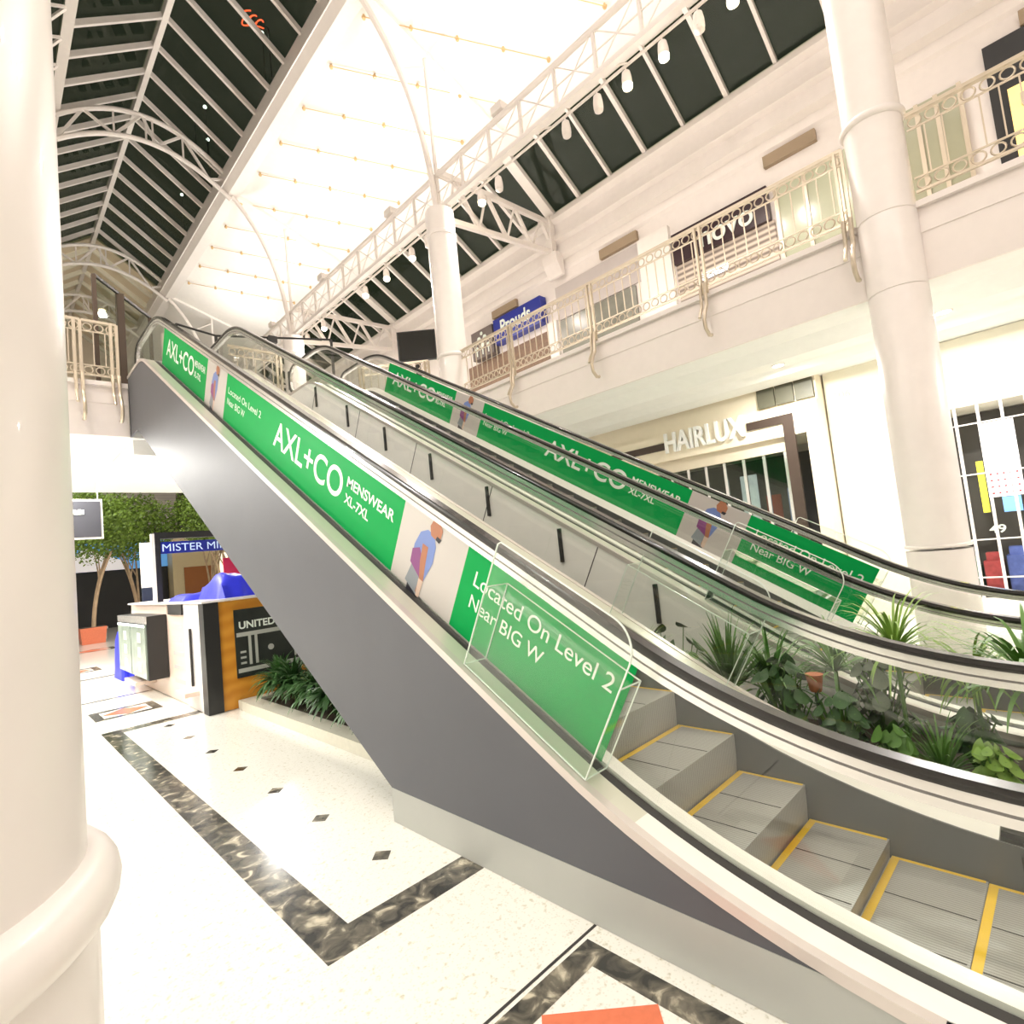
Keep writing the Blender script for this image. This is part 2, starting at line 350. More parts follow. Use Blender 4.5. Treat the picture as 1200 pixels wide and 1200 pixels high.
# ------------------------------------------------------------------ columns
def column(x, y, ztop, label, r=.33, rings=(1.40, 6.92), seams=(5.62, 4.64)):
    t = thing('column', label, 'column', (x, y, 0), 'round white atrium columns')
    lo = MB().lathe([(r + .012, 0), (r + .012, rings[0] - .05)], x, y, 48); build('base_drum', lo, M_COL, t, True)
    p = [(r, rings[0]), ]
    for s_ in sorted(seams): p += [(r, s_ - .01), (r - .008, s_), (r + .004, s_ + .01), (r, s_ + .02)]
    p += [(r, rings[1] - .06)]; p += [(r, ztop)]
    build('shaft', MB().lathe(p, x, y, 48), M_COL, t, True)
    for z in rings:
        hh, pp = (.05, .045) if (z > 3 or seams == ()) else (.022, .02)
        q = [(r - .02, z - hh - .005)] + [(r + .0 + pp * cos(a), z + hh * sin(a)) for a in [(-90 + 18 * j) * pi / 180 for j in range(11)]] + [(r - .02, z + hh)]
        build('ring_moulding', MB().lathe(q, x, y, 48), M_COL, t, True)
    if ztop < 12:
        build('capital', MB().lathe([(r, ztop - .7), (r + .02, ztop - .69), (r + .02, ztop - .62), (r, ztop - .6)], x, y, 48), M_COL, t, True)
    return t
CY = (1.25, 10.2, 19.2, 28.2)
column(8.55, CY[0], 10.55, 'big round white column right of the hair salon sign', .325)
column(8.55, CY[1], 10.50, 'round white column in the middle, beside the black screen', .36, (1.4, 6.75))
column(8.55, CY[2], 10.50, 'far round white column beyond the bridge', .36)
column(-.203, CY[0], 10.5, 'very near round white column filling the left edge', .33, (1.388, 6.92), ())
column(-.203, CY[2], 10.5, 'far left round white column beyond the bridge', .33)

# ------------------------------------------------------------------ lattice girders along the right column line
def girder(y0, y1, label):
    t = thing('lattice_girder', label, 'girder', (8.55, y0, 10.5), 'white lattice girders between the columns')
    zt, zb, x = 11.48, 10.58, 8.55
    build('top_chord', MB().tube([(x, y0, zt), (x, y1, zt)], .065, 10), M_STEEL, t, True)
    build('bottom_chord', MB().box(x - .06, x + .06, y0, y1, zb - .055, zb + .055), M_STEEL, t)
    n = 9; st = (y1 - y0) / n
    for i in range(n):
        a = y0 + i * st
        build('vertical', MB().bar((x, a, zb), (x, a, zt), .06, .06), M_STEEL, t)
        b = MB(); b.tube([(x, a, zb), (x, a + st, zt)], .014, 6); b.tube([(x, a, zt), (x, a + st, zb)], .014, 6); b.tube([(x, a, zb + .45), (x, a + st, zb + .45)], .016, 6)
        build('cross_brace', b, M_STEEL, t)
girder(-7.75, CY[0], 'white lattice girder bay nearest, running off the top right')
girder(CY[0], CY[1], 'white lattice girder bay between the big and the middle column')
girder(CY[1], CY[2], 'white lattice girder bay just beyond the middle column')
girder(CY[2], CY[3], 'farthest white lattice girder bay, smallest in view')
girder(CY[3], 37.2, 'last white lattice girder bay at the far end of the mall')
# left lattice under the skylight edge
t = thing('lattice_girder', 'white lattice girder left of the skylight beside the near column', 'girder', (1.0, 0, 14.9))
build('chord', MB().bar((1.2, -8.9, 15.35), (1.2, 39.9, 15.35), .1), M_STEEL, t)
b = MB()
for i in range(40):
    y = -4 + i * 1.0; b.bar((1.2, y, 15.35), (1.9, y + .5, 16.1), .06); b.bar((1.9, y + .5, 16.1), (1.2, y + 1, 15.35), .06)
build('lattice', b, M_STEEL, t)

# ------------------------------------------------------------------ brackets from columns to wall, posts and curved braces
def bracket(y, lab):
    t = thing('wall_bracket', 'white trussed bracket from ' + lab + ' to the cornice', 'bracket', (8.9, y, 10.5), 'trussed brackets')
    A = [Vector((8.6 + 4.45 * i / 4, y, 11.62 + .2 * i / 4)) for i in range(5)]; B = [Vector((8.85 + 4.2 * i / 4, y, 10.42 + .46 * i / 4)) for i in range(5)]
    build('top_chord', MB().bar(A[0], A[4], .12, .14), M_STEEL, t); build('bottom_chord', MB().bar(B[0], B[4], .12, .14), M_STEEL, t)
    for i in range(4):
        build('web_bar', MB().bar(A[i] + (A[i + 1] - A[i]) * .5, B[i + 1], .09), M_STEEL, t)
        build('web_bar', MB().bar(B[i], A[i] + (A[i + 1] - A[i]) * .5, .05), M_STEEL, t)
    build('end_plate', MB().box(12.78, 12.98, y - .12, y + .12, 10.75, 11.95), M_STEEL, t)
    build('corbel', MB().py([(12.7, 10.75), (13.05, 10.75), (13.05, 10.1), (12.95, 10.1), (12.75, 10.45)], y - .28, y + .28), M_WALL, t)
def bez(p0, p1, p2, n=14):
    p0, p1, p2 = map(Vector, (p0, p1, p2)); return [p0 * (1 - s) ** 2 + p1 * 2 * s * (1 - s) + p2 * s * s for s in [i / n for i in range(n + 1)]]
def brace(y, lab):
    t = thing('roof_strut', 'white post and curved brace rising from ' + lab + ' to the ceiling', 'strut', (8.55, y, 10.5), 'roof struts')
    build('post', MB().tube([(8.58, y, 10.5), (8.55, y, 14.7)], .05, 8), M_STEEL, t, True)
    build('curved_brace', MB().tube(bez((8.48, y, 10.5), (8.35, y, 13.6), (6.75, y, 15.25)), .075, 8), M_STEEL, t, True)
    build('tie_rod', MB().tube([(7.85, y, 14.0), (8.55, y, 14.45)], .025, 6), M_STEEL, t, True)
    build('rib', MB().bar((6.9, y, zc(6.9) - .05), (11.2, y, zc(11.2) - .05), .3, .1), M_CEIL, t)
    for zz in (11.6, 13.6): pass
for y, lab in ((CY[0], 'the big right column'), (CY[1], 'the middle column'), (CY[2], 'the third column'), (CY[3], 'the farthest column')):
    if y > 2: bracket(y, lab)
    brace(y, lab)

# ------------------------------------------------------------------ arched trusses under the skylight
def arch(y, lab):
    t = thing('arched_truss', lab, 'truss', (4.17, y, 15.1), 'arched trusses under the skylight')
    def P(u, up):
        x = 1.95 + 4.75 * u; q = 1 - (2 * u - 1) ** 2
        return Vector((x, y, (15.1 if not up else 15.85) + (1.0 if not up else 1.1) * q))
    for nm, up in (('lower_chord', 0), ('upper_chord', 1)):
        build(nm, MB().tube([P(i / 20, up) for i in range(21)], .075, 8), M_STEEL, t, True)
    us = [0, .14, .3, .46, .54, .7, .86, 1]
    for i in range(7):
        build('web_bar', MB().bar(P(us[i], i % 2), P(us[i + 1], (i + 1) % 2), .07), M_STEEL, t)
    for u in (.3, .7, .48, .52):
        build('web_bar', MB().bar(P(u, 0), P(u, 1), .05), M_STEEL, t)
arch(CY[2], 'white arched truss across the skylight, the nearer one')
arch(CY[3], 'white arched truss across the skylight, the farther one')
arch(CY[1], 'white arched truss overhead by the middle column')
arch(33.5, 'white arched truss under the cream boarded roof')

# ------------------------------------------------------------------ ceiling wires with studs
M_STUD = mat('brass_stud', (0.75, 0.52, 0.26), 0.35, metal=0.5)
for kx, ys in enumerate((5.4, 7.1, 8.85, 10.58, 12.31, 14.03, 15.72, 17.46, 19.3, 21.0, 22.7, 24.4, 26.1)):
    pts = [Vector((7.08 + .868 * i, ys - .70 * i, 0)) for i in range(5)]
    for p in pts: p.z = zc(p.x) - .02
    ordn = ('nearest', 'second', 'third', 'fourth', 'fifth', 'sixth', 'seventh', 'eighth', 'ninth', 'tenth', 'eleventh', 'twelfth', 'farthest')[kx]
    t = thing('ceiling_wire', 'thin wire with brass studs on the white sloping ceiling, ' + ordn + ' row from the viewer', 'wire', tuple(pts[0]), 'wires across the white ceiling')
    build('wire', MB().tube([p - Vector((0, 0, .05)) for p in pts], .012, 5), M_STUD, t)
    for p in pts: build('stud', MB().lathe([(.0, p.z - .12), (.04, p.z - .11), (.055, p.z - .06), (.03, p.z - .02), (.03, p.z)], p.x, p.y, 10), M_STUD, t, True)

# ------------------------------------------------------------------ uplights on the girder
for y, lab in ((3.3, 'nearest one above the big column'), (7.8, 'one between the big and middle columns'), (12.3, 'first one beyond the middle column'), (16.55, 'second one beyond the middle column'), (20.9, 'farthest one'), (25.3, 'one near the far end')):
    t = thing('uplight', 'small box uplight on the lattice girder, ' + lab, 'lamp', (8.55, y, 11.56), 'uplights on the girder')
    build('housing', MB().box(8.43, 8.67, y - .16, y + .16, 11.54, 11.72), M_STEEL, t)
    build('lens', MB().box(8.45, 8.65, y - .14, y + .14, 11.725, 11.735), M_DISC, t)
    area((8.5, y, 11.78), .3, 95, NEUT, (8.3, y, 16), parent=t)
# ------------------------------------------------------------------ floodlights on the rail under the girder
t = thing('lighting_rail', 'thin white lighting rail running below the lattice girder', 'rail', (9.3, 0, 11.1))
build('rail', MB().bar((9.3, -6, 11.05), (9.3, 30, 11.05), .04, .045), M_STEEL, t)
for i in range(16):
    y = -3 + i * 2.0; build('hanger', MB().bar((9.3, y, 11.08), (8.6, y, 10.6), .03), M_STEEL, t)
for i, (y, on, lab) in enumerate(((2.95, 1, 'lit globe floodlight nearest the big column'), (4.25, 1, 'second lit globe floodlight from the big column'), (5.05, 1, 'third lit globe floodlight from the big column'),
        (3.55, 0, 'unlit white floodlight between the first lit globes'), (5.75, 0, 'unlit white floodlight left of the third lit globe'), (6.6, 0, 'unlit white floodlight midway to the middle column'),
        (9.4, 1, 'lit floodlight just right of the middle column'), (8.75, 0, 'unlit white floodlight right of the middle column'), (12.5, 1, 'lit floodlight just left of the middle column'), (11.7, 0, 'unlit floodlight behind the middle column edge'),
        (13.9, 1, 'lit floodlight second left of the middle column'), (15.2, 1, 'lit floodlight third left of the middle column'), (18.2, 1, 'lit floodlight by the third column bracket'), (19.6, 1, 'farthest lit floodlight'))):
    t = thing('floodlight', lab.replace('farthest lit floodlight', 'farthest lit floodlight on the rail'), 'lamp', (9.3, y, 11.05), 'floodlights hanging on the lighting rail')
    build('stem', MB().tube([(9.3, y, 11.08), (9.3, y, 10.95)], .015, 6), M_STEEL, t)
    build('lamp_head', MB().lathe([(.03, 10.97), (.08, 10.92), (.10, 10.78), (.10, 10.66)], 9.3, y, 14), M_STEEL, t, True)
    build('lens', MB().lathe([(.095, 10.66), (.09, 10.60), (.05, 10.565), (.005, 10.56)], 9.3, y, 14), M_LAMP if on else M_STEEL, t, True)
    if on: area((9.3, y, 10.5), .2, 110, WARM, (6.5, y - 2, 0), parent=t)

for i, (y, lab) in enumerate(((-2.0, 'behind the viewer'), (3.2, 'first beyond the near column'), (6.4, 'second beyond the near column'), (9.6, 'third beyond the near column'), (13.0, 'fourth beyond the near column'))):  # unseen floodlights added to brighten the cream cladding and right gallery
    t = thing('floodlight', 'added unseen globe floodlight on the left side of the atrium, ' + lab, 'lamp', (-.95, y, 11.05), 'added floodlights on the left side')
    build('stem', MB().tube([(-.95, y, 12.4), (-.95, y, 10.95)], .015, 6), M_STEEL, t)  # stem of the added unseen floodlight
    build('lamp_head', MB().lathe([(.03, 10.97), (.08, 10.92), (.10, 10.78), (.10, 10.66)], -.95, y, 14), M_STEEL, t, True)
    build('lens', MB().lathe([(.095, 10.66), (.09, 10.60), (.05, 10.565), (.005, 10.56)], -.95, y, 14), M_LAMP, t, True)
    area((-.95, y, 10.5), .25, 120, WARM, (6.0, y + 1, 2.5), parent=t)

# ================================================================== ESCALATORS
m_ = math.tan(radians(30)); c30, s30 = cos(pi / 6), .5
def path(zb, c, zt, Tb, Tt, y0, y1):
    yb = (zb - c) / m_; yt = (zt - c) / m_
    def arc(p0, p1, p2, n): return [tuple(v) for v in bez((p0[0], p0[1], 0), (p1[0], p1[1], 0), (p2[0], p2[1], 0), n)]
    pts = [(y0, zb)] + [(a, b) for a, b, _ in arc((yb - Tb, zb), (yb, zb), (yb + Tb * c30, zb + Tb * s30), 14)]
    ya, yz = yb + Tb * c30, yt - Tt * c30
    for i in range(1, 12): y = ya + (yz - ya) * i / 12; pts.append((y, m_ * y + c))
    pts += [(a, b) for a, b, _ in arc((yt - Tt * c30, zt - Tt * s30), (yt, zt), (yt + Tt, zt), 8)] + [(y1, zt)]
    return pts
def offs(pts, d):
    out = []
    for i, p in enumerate(pts):
        a = pts[max(i - 1, 0)]; b = pts[min(i + 1, len(pts) - 1)]; ty, tz = b[0] - a[0], b[1] - a[1]; l = sqrt(ty * ty + tz * tz); out.append((p[0] - tz / l * d, p[1] + ty / l * d))
    return out
def sweep(mb, pts, sec):
    """sec: list of (x, offset) corner points of a closed section"""
    rails = [[(x, *q) for q in offs(pts, o)] for x, o in sec]; k = len(sec); n = len(pts); base = len(mb.v)
    for i in range(n):
        for j in range(k): mb.v.append(rails[j][i])
    for i in range(n - 1):
        for j in range(k): A = base + i * k; B = A + k; mb.f.append((A + j, A + (j + 1) % k, B + (j + 1) % k, B + j))
    mb.f.append(tuple(base + j for j in range(k))); mb.f.append(tuple(base + (n - 1) * k + j for j in range(k))[::-1])
    return mb
def rect(x0, x1, o0, o1): return [(x0, o0), (x1, o0), (x1, o1), (x0, o1)]
def SV(x, s, v, dy=0.0): return (x, s * c30 - v * s30 + dy, s * s30 + v * c30)
M_SKIN = mat('printed_skin', (0.42, 0.17, 0.09), .4); M_SHIRT = mat('printed_blue_shirt', (0.17, 0.25, 0.55), .4); M_PURP = mat('printed_purple_shade', (0.24, 0.06, 0.22), .4)
M_SHORT = mat('printed_grey_shorts', (0.25, 0.28, 0.31), .4); M_TROU = mat('printed_black_trousers', (0.02, 0.02, 0.03), .4); M_PALE = mat('printed_pale_hand', (0.66, 0.50, 0.40), .4)
def printed_man(parent, x, s0, v0, sc, dy, face=-1):
    def poly(nm, pts, m, dx):
        mb = MB(); k = len(pts); mb.add([SV(x + dx, s0 - u * sc * 1.35, v0 + v * sc, dy) for u, v in pts], [tuple(range(k))]); build(nm, mb, m, parent)
    d = -.0008
    poly('printed_trousers', [(-.07, -.40), (.06, -.42), (.05, -.30), (-.07, -.26)], M_TROU, d)
    poly('printed_shorts', [(-.10, -.30), (.05, -.36), (.08, -.17), (-.06, -.10)], M_SHORT, d * 1.5)
    poly('printed_shirt', [(-.08, -.12), (.08, -.22), (.135, .0), (.13, .14), (.09, .23), (.02, .235), (-.045, .18), (-.08, .05)], M_SHIRT, d * 2)
    poly('printed_shirt', [(-.085, -.12), (.05, -.20), (.03, -.03), (-.02, .05), (-.09, .0)], M_PURP, d * 2.5)
    poly('printed_arm', [(.0, .10), (.06, .10), (.07, -.05), (.085, -.2), (.06, -.33), (.03, -.33), (.04, -.2), (.01, -.05)], M_SKIN, d * 3)
    poly('printed_hand', [(.035, -.2), (.085, -.2), (.075, -.36), (.04, -.36)], M_PALE, d * 3.5)
    poly('printed_head', [(.06, .21), (.10, .20), (.155, .22), (.16, .30), (.12, .36), (.06, .36), (.035, .28)], M_SKIN, d * 4)
    poly('printed_beard', [(.11, .20), (.15, .19), (.165, .23), (.12, .235)], M_TROU, d * 4.5)
def escalator(X, dy, label, clad_m, near, brackets=False):
    HX = {1: (-.03, -.05), -1: (.06, .065)} if near else {1: (.0, .0), -1: (.035, .03)}
    t = thing('escalator', label, 'escalator', (X + .855, 1.0 + dy, 0), 'two parallel escalators')
    P = [(y + dy, z) for y, z in path(.20, -.425, 5.85, 1.08, .3, -.95, 12.06)]
    L, R = X, X + 1.71; gl, gr = L + .225, R - .225
    # side cladding and soffit
    low = [(12.06 + dy, Z1 + .01), (11.43 + dy, Z1 + .01), (3.70 + dy, .24), (-1.0 + dy, .24)]
    for x0, x1 in ((L, L + .03), (R - .03, R)):
        build('side_cladding', MB().px([(y, z - .005) for y, z in P] + low, x0, x1), clad_m, t)
        build('plinth', MB().box(x0 - .004, x1 + .004, -1.0 + dy, 3.70 + dy, .002, .24), M_PLIN, t)
    build('underside', MB().px([(3.70 + dy, .24), (3.70 + dy, .28), (11.43 + dy, Z1 + .04), (11.43 + dy, Z1 + .002)], L + .03, R - .03), clad_m, t)
    build('plinth', MB().box(L + .03, R - .03, 3.66 + dy, 3.70 + dy, .002, .24), M_PLIN, t)
    # decks (outer trim, white deck, dark channel, inner deck) on both sides
    for a, b, sgn in ((L, gl, 1), (R, gr, -1)):
        def xs(u, v): p, q = a + sgn * u, a + sgn * v; return (min(p, q), max(p, q))
        up = .085 if (near and sgn < 0) else 0
        build('deck_edge_trim', sweep(MB(), P, rect(*xs(-.012, .035), -.035, .012 + up)), M_TRIM, t)
        Pi = [p for p in P if p[1] < .58]; Ph = [p for p in P if p[1] >= .50]
        build('outer_deck', sweep(MB(), Pi, rect(*xs(.035, .150), -.02, .008 + up)), M_DECKW, t)
        build('outer_deck', sweep(MB(), Ph, rect(*xs(.035, .150), -.02, .0075 + up)), M_DECKC, t)
        build('glass_channel', sweep(MB(), P, rect(*xs(.150, .215), -.03, .0)), M_GREYM, t)
        Pn = [p for p in P if p[0] > .38 + dy] if sgn < 0 else P
        sec_in = rect(*xs(.235, .325), -.03, .012) if sgn > 0 else [(a - .325, -.03), (a - .325, .0), (a - .235, .085), (a - .235, -.03)]
        build('inner_deck', sweep(MB(), Pn, sec_in), M_DECKW, t)
        build('skirt_panel', sweep(MB(), P, rect(*xs(.325, .338), -.48, .0)), M_SKIRT, t)
        # glass in panels
        g0, g1 = xs(.219, .231)
        cuts = [0, 12, 15, 17, 19, 21, 23, 25, len(P) - 1]
        for i0, i1 in zip(cuts[:-1], cuts[1:]):
            seg = P[i0:i1 + 1]; mb = MB(); n = len(seg)
            # keep the normals of the whole path
            top = offs(P, .675 + HX[sgn][0])[i0:i1 + 1]; bot = offs(P, -.01)[i0:i1 + 1]
            poly = bot + top[::-1]
            mb.px(poly, g0, g1); build('glass_panel', mb, G_BAL, t)
        # handrail loop incl. newels
        hr = [(q1[0] + (q2[0] - q1[0]) * w_, q1[1] + (q2[1] - q1[1]) * w_) for q1, q2, w_ in zip(offs(P, .765 + HX[sgn][1]), offs(P, .765 + HX[sgn][0]), [min(1, max(0, (p[1] - .25) / .8)) for p in P])]; mid = (g0 + g1) / 2
        def newel(p, dirn, rad):
            q = []
            for k in range(1, 10): a_ = pi * k / 10; q.append((p[0] + dirn * rad * sin(a_), p[1] - rad + rad * cos(a_)))
            return q
        n0 = newel(hr[0], -1, .34); n1 = newel(hr[-1], 1, .34)
        full = n0[::-1] + hr + n1
        sec = [(mid - .040, -.022), (mid + .040, -.022), (mid + .043, 0), (mid + .034, .02), (mid - .034, .02), (mid - .043, 0)]
        build('handrail', sweep(MB(), full, sec), M_RUB, t, True)
        M_GROOVE = mat('guide_groove', (.22, .21, .20), .4, metal=.3); full2 = full; gs = 1.0 if near else .5
        build('handrail_guide', sweep(MB(), full2, rect(mid - .028, mid + .028, -.022 - .04 * gs, -.022)), M_ALU, t)
        build('handrail_guide', sweep(MB(), full2, rect(mid - .022, mid + .022, -.022 - .052 * gs, -.022 - .04 * gs)), M_GROOVE, t)
        build('handrail_guide', sweep(MB(), full2, rect(mid - .026, mid + .026, -.022 - .086 * gs, -.022 - .052 * gs)), M_ALU, t)
    # entry box at the bottom right
    build('comb_cover', MB().box(R - .37, R - .235, -.95 + dy, .38 + dy, .0, .19), M_BLACK, t)
    # steps
    sp = path(.012, -.46, 5.66, .45, .45, -3, 14)
    def zs(y):
        for a, b in zip(sp[:-1], sp[1:]):
            if a[0] <= y <= b[0]: return a[1] + (b[1] - a[1]) * (y - a[0]) / (b[0] - a[0])
    x0, x1 = L + .345, R - .345
    for k_ in range(-2, 26):
        yf = .92 + .4 * k_; z = zs(yf); zl = zs(yf - .4); bot = max(zl - .03, .004)
        st = build('step', MB().px([(yf + dy, z), (yf + .4 + dy, z), (yf + .4 + dy, z - .02 if z - .02 > .004 else .006), (yf + .03 + dy, max(z - .05, .005)), (yf + .02 + dy, bot), (yf + dy + .012, bot), (yf + dy + .004, z - (z - bot) * .5)], x0, x1), M_STEP, t)
        b = MB(); e = .002
        b.box(x0 + .002, x1 - .002, yf + .362 + dy, yf + .398 + dy, z - .001, z + e); b.box(x1 - .022, x1 - .002, yf + .01 + dy, yf + .362 + dy, z - .001, z + e); b.box(x0 + .002, x0 + .022, yf + .01 + dy, yf + .362 + dy, z - .001, z + e)
        build('yellow_line', b, M_YEL, st)
        b = MB(); b.box(x0 + .33, x0 + .336, yf + .01 + dy, yf + .36 + dy, z - .001, z + e); b.box(x0 + .66, x0 + .666, yf + .01 + dy, yf + .36 + dy, z - .001, z + e)
        build('tread_joint', b, M_GREYM, st)
    build('landing_plate', MB().box(x0, x1, -1.4 + dy, .12 + dy, .001, .010), M_ALU, t)
    build('landing_plate', MB().box(x0, x1, 11.32 + dy, 12.6 + dy, 5.652, 5.662), M_ALU, t)
    # advertising on one glass side (near: left glass seen from outside; else right glass seen from inside)
    xa = (gl - .016) if near else (gr - .016); lift = 0 if near else .0
    va0, va1 = (-.345, .262) if near else (-.30, .345); tv = 0 if near else .085
    def sheet(nm, s0, s1, m, par=t, dx=0, v0=va0, v1=va1): return build(nm, MB().add([SV(xa + dx, s, v, dy) for s, v in ((s0, v0), (s1, v0), (s1, v1), (s0, v1))] + [SV(xa + dx + .001, s, v, dy) for s, v in ((s0, v0), (s1, v0), (s1, v1), (s0, v1))], [(0, 1, 2, 3), (7, 6, 5, 4), (0, 4, 5, 1), (1, 5, 6, 2), (2, 6, 7, 3), (3, 7, 4, 0)]), m, par)
    A1 = sheet('green_advert', 11.85, 9.35, M_GREEN); B1 = sheet('photo_advert', 9.35, 8.5, M_PHOTO); A2 = sheet('green_advert', 8.5, 4.20, M_GREEN); B2 = sheet('photo_advert', 4.20, 3.40, M_PHOTO); A3 = sheet('green_advert', 3.40, 2.0, M_GREEN)
    fn = lambda u, v, w: SV(xa - .0015 - w, -u, v, dy)
    def put(par, body, s0, s1, v0, v1, bold=0): build('lettering', text_mb(MB(), body, fn, -s0, -s1, v0 + tv, v1 + tv, bold), M_LETT, par)
    put(A2, 'AXL+CO', 6.80, 5.17, -.145, .135, .012); put(A2, 'MENSWEAR', 5.10, 4.30, .025, .12, .02); put(A2, 'XL-7XL', 5.10, 4.66, -.125, -.035, .02)
    put(A2, 'Located On Level 2', 8.40, 7.24, .02, .10); put(A2, 'Near BIG W', 8.40, 7.75, -.12, -.035)
    put(A1, 'AXL+CO', 11.6, 9.98, -.145, .135, .012); put(A1, 'MENSWEAR', 9.95, 9.42, .025, .12, .02); put(A1, 'XL-7XL', 9.95, 9.6, -.125, -.035, .02)
    put(A3, 'Located On Level 2', 3.27, 2.085, .030, .135, .004); put(A3, 'Near BIG W', 3.26, 2.56, -.125, -.03, .004)
    printed_man(B2, xa, 3.88, -.04 + tv, .88, dy); printed_man(B1, xa, 9.0, -.04 + tv, .88, dy)
    if brackets:
        for i in range(8):
            y = 3.16 + 1.232 * i; z = m_ * (y - dy) - .425
            build('black_bracket', MB().box(L - .03, L - .002, y - .022, y + .022, z - .50, z - .09), M_BLACK, t)
        for i in range(6):
            s = 4.32 + 1.93 * i; mb = MB(); mb.px([(SV(0, s, -.41, dy)[1], SV(0, s, -.41, dy)[2]), (SV(0, s + .012, -.41, dy)[1], SV(0, s + .012, -.41, dy)[2]), (SV(0, s + .012, -1.6, dy)[1], SV(0, s + .012, -1.6, dy)[2]), (SV(0, s, -1.6, dy)[1], SV(0, s, -1.6, dy)[2])], L - .003, L + .001)
            build('panel_seam', mb, M_GREYM, t)
    return t
escalator(2.135, 0, 'nearer escalator with dark grey side and green advertising on its near glass', M_CHAR, True)
escalator(5.105, -.10, 'farther escalator with cream side panels and green advertising on its far glass', M_CREAM, False, True)

# ------------------------------------------------------------------ acrylic barriers on the decks
M_ACRE = mat('acrylic_edge', (0.80, 0.88, 0.80), .2, emit=None)
def barrier(xo, xi, dy, label, flat=False):
    t = thing('acrylic_barrier', label, 'barrier', SV((xo + xi) / 2, 2.5, -.36, dy), 'clear acrylic anti-climb barriers')
    s0, s1 = 2.98, 1.96; v0, v1 = -.345, .50 if not flat else .30; r = .16
    out = [(s0, v0), (s0, v1 - .02), (s0 - .02, v1)] + [(s1 + r - r * sin(a), v1 - r + r * cos(a)) for a in [k * pi / 2 / 8 for k in range(9)]] + [(s1, v0)]
    def loopedge(mb, pts, x, w=.007):
        for a, b in zip(pts[:-1], pts[1:]): mb.bar(SV(x, *a, dy), SV(x, *b, dy), w, w)
    mb = MB(); k = len(out); mb.add([SV(xo, s, v, dy) for s, v in out] + [SV(xo + .006, s, v, dy) for s, v in out], [tuple(range(k)), tuple(range(k, 2 * k))[::-1]])
    p = build('outer_sheet', mb, G_ACR, t)
    e = MB(); loopedge(e, out + [out[0]], xo + .003); build('sheet_edge', e, M_ACRE, p)
    mb = MB(); q = [(xo, s0), (xi, s0), (xi, s1), (xo, s1)]
    mb.add([SV(x, s, .20, dy) for x, s in q] + [SV(x, s, .206, dy) for x, s in q], [(0, 1, 2, 3), (7, 6, 5, 4)])
    p = build('top_sheet', mb, G_ACR, t); e = MB()
    e.bar(SV(xi, s0, .2, dy), SV(xi, s1, .2, dy), .006, .006); build('sheet_edge', e, M_ACRE, p)
    for s in (s0, s1):
        mb = MB(); q = [(xo, v0), (xi, v0), (xi, .20), (xo, .20)]
        mb.add([SV(x, s, v, dy) for x, v in q] + [SV(x, s + .006, v, dy) for x, v in q], [(0, 1, 2, 3), (7, 6, 5, 4)])
        p = build('end_sheet', mb, G_ACR, t); e = MB()
        for a, b in zip(q, q[1:] + q[:1]): e.bar(SV(a[0], s, a[1], dy), SV(b[0], s, b[1], dy), .006, .006)
        build('sheet_edge', e, M_ACRE, p)
barrier(2.16, 2.34, 0, 'clear acrylic box over the green advert on the nearest deck')
barrier(3.825, 3.64, 0, 'clear acrylic box in front of the planter, on the nearer escalator far deck')
barrier(5.13, 5.31, -.1, 'clear rounded acrylic barrier on the farther escalator near deck')
barrier(6.79, 6.61, -.1, 'clear acrylic barrier on the outermost deck of the farther escalator')

# ------------------------------------------------------------------ planters and plants
t = thing('planter', 'stone-edged planter with soil under the nearer escalator', 'planter', (3.2, 6.3, 0))
mb = MB(); mb.box(2.68, 2.90, 3.72, 8.73, .002, .13); mb.box(2.90, 5.0, 8.55, 8.73, .002, .13); build('curb', mb, M_CURB, t); build('soil', MB().box(2.90, 4.9, 3.75, 8.55, .002, .09), M_SOIL, t)
t = thing('planter', 'long planter filled with foliage between the two escalators', 'planter', (4.48, 1.5, 0))
mb = MB(); mb.box(3.87, 5.08, -.75, -.6, .002, .26); mb.box(3.87, 5.08, 3.5, 3.65, .002, .26); build('curb', mb, M_CURB, t); build('soil', MB().box(3.88, 5.07, -.6, 3.5, .002, .18), M_SOIL, t)
def strap(mb, base, n, L, w, droop=.9, rng=random, spread=(0.2, 1.1)):
    for i in range(n):
        a = rng.uniform(0, 2 * pi); el = rng.uniform(*spread); ln = L * rng.uniform(.6, 1.1); p = Vector(base); d = Vector((cos(a) * sin(el), sin(a) * sin(el), cos(el)))
        sd = Vector((-sin(a), cos(a), 0)); k = 7; b0 = len(mb.v)
        for j in range(k + 1):
            s = j / k; ww = w * (sin(pi * min(s * .85 + .12, 1))) + .001; mb.v.append(tuple(p + sd * ww)); mb.v.append(tuple(p - sd * ww))
            p = p + d * (ln / k); d = (d + Vector((0, 0, -droop / k * (.3 + s * 1.6)))).normalized()
        for j in range(k): A = b0 + 2 * j; mb.f.append((A, A + 1, A + 3, A + 2))
    return mb
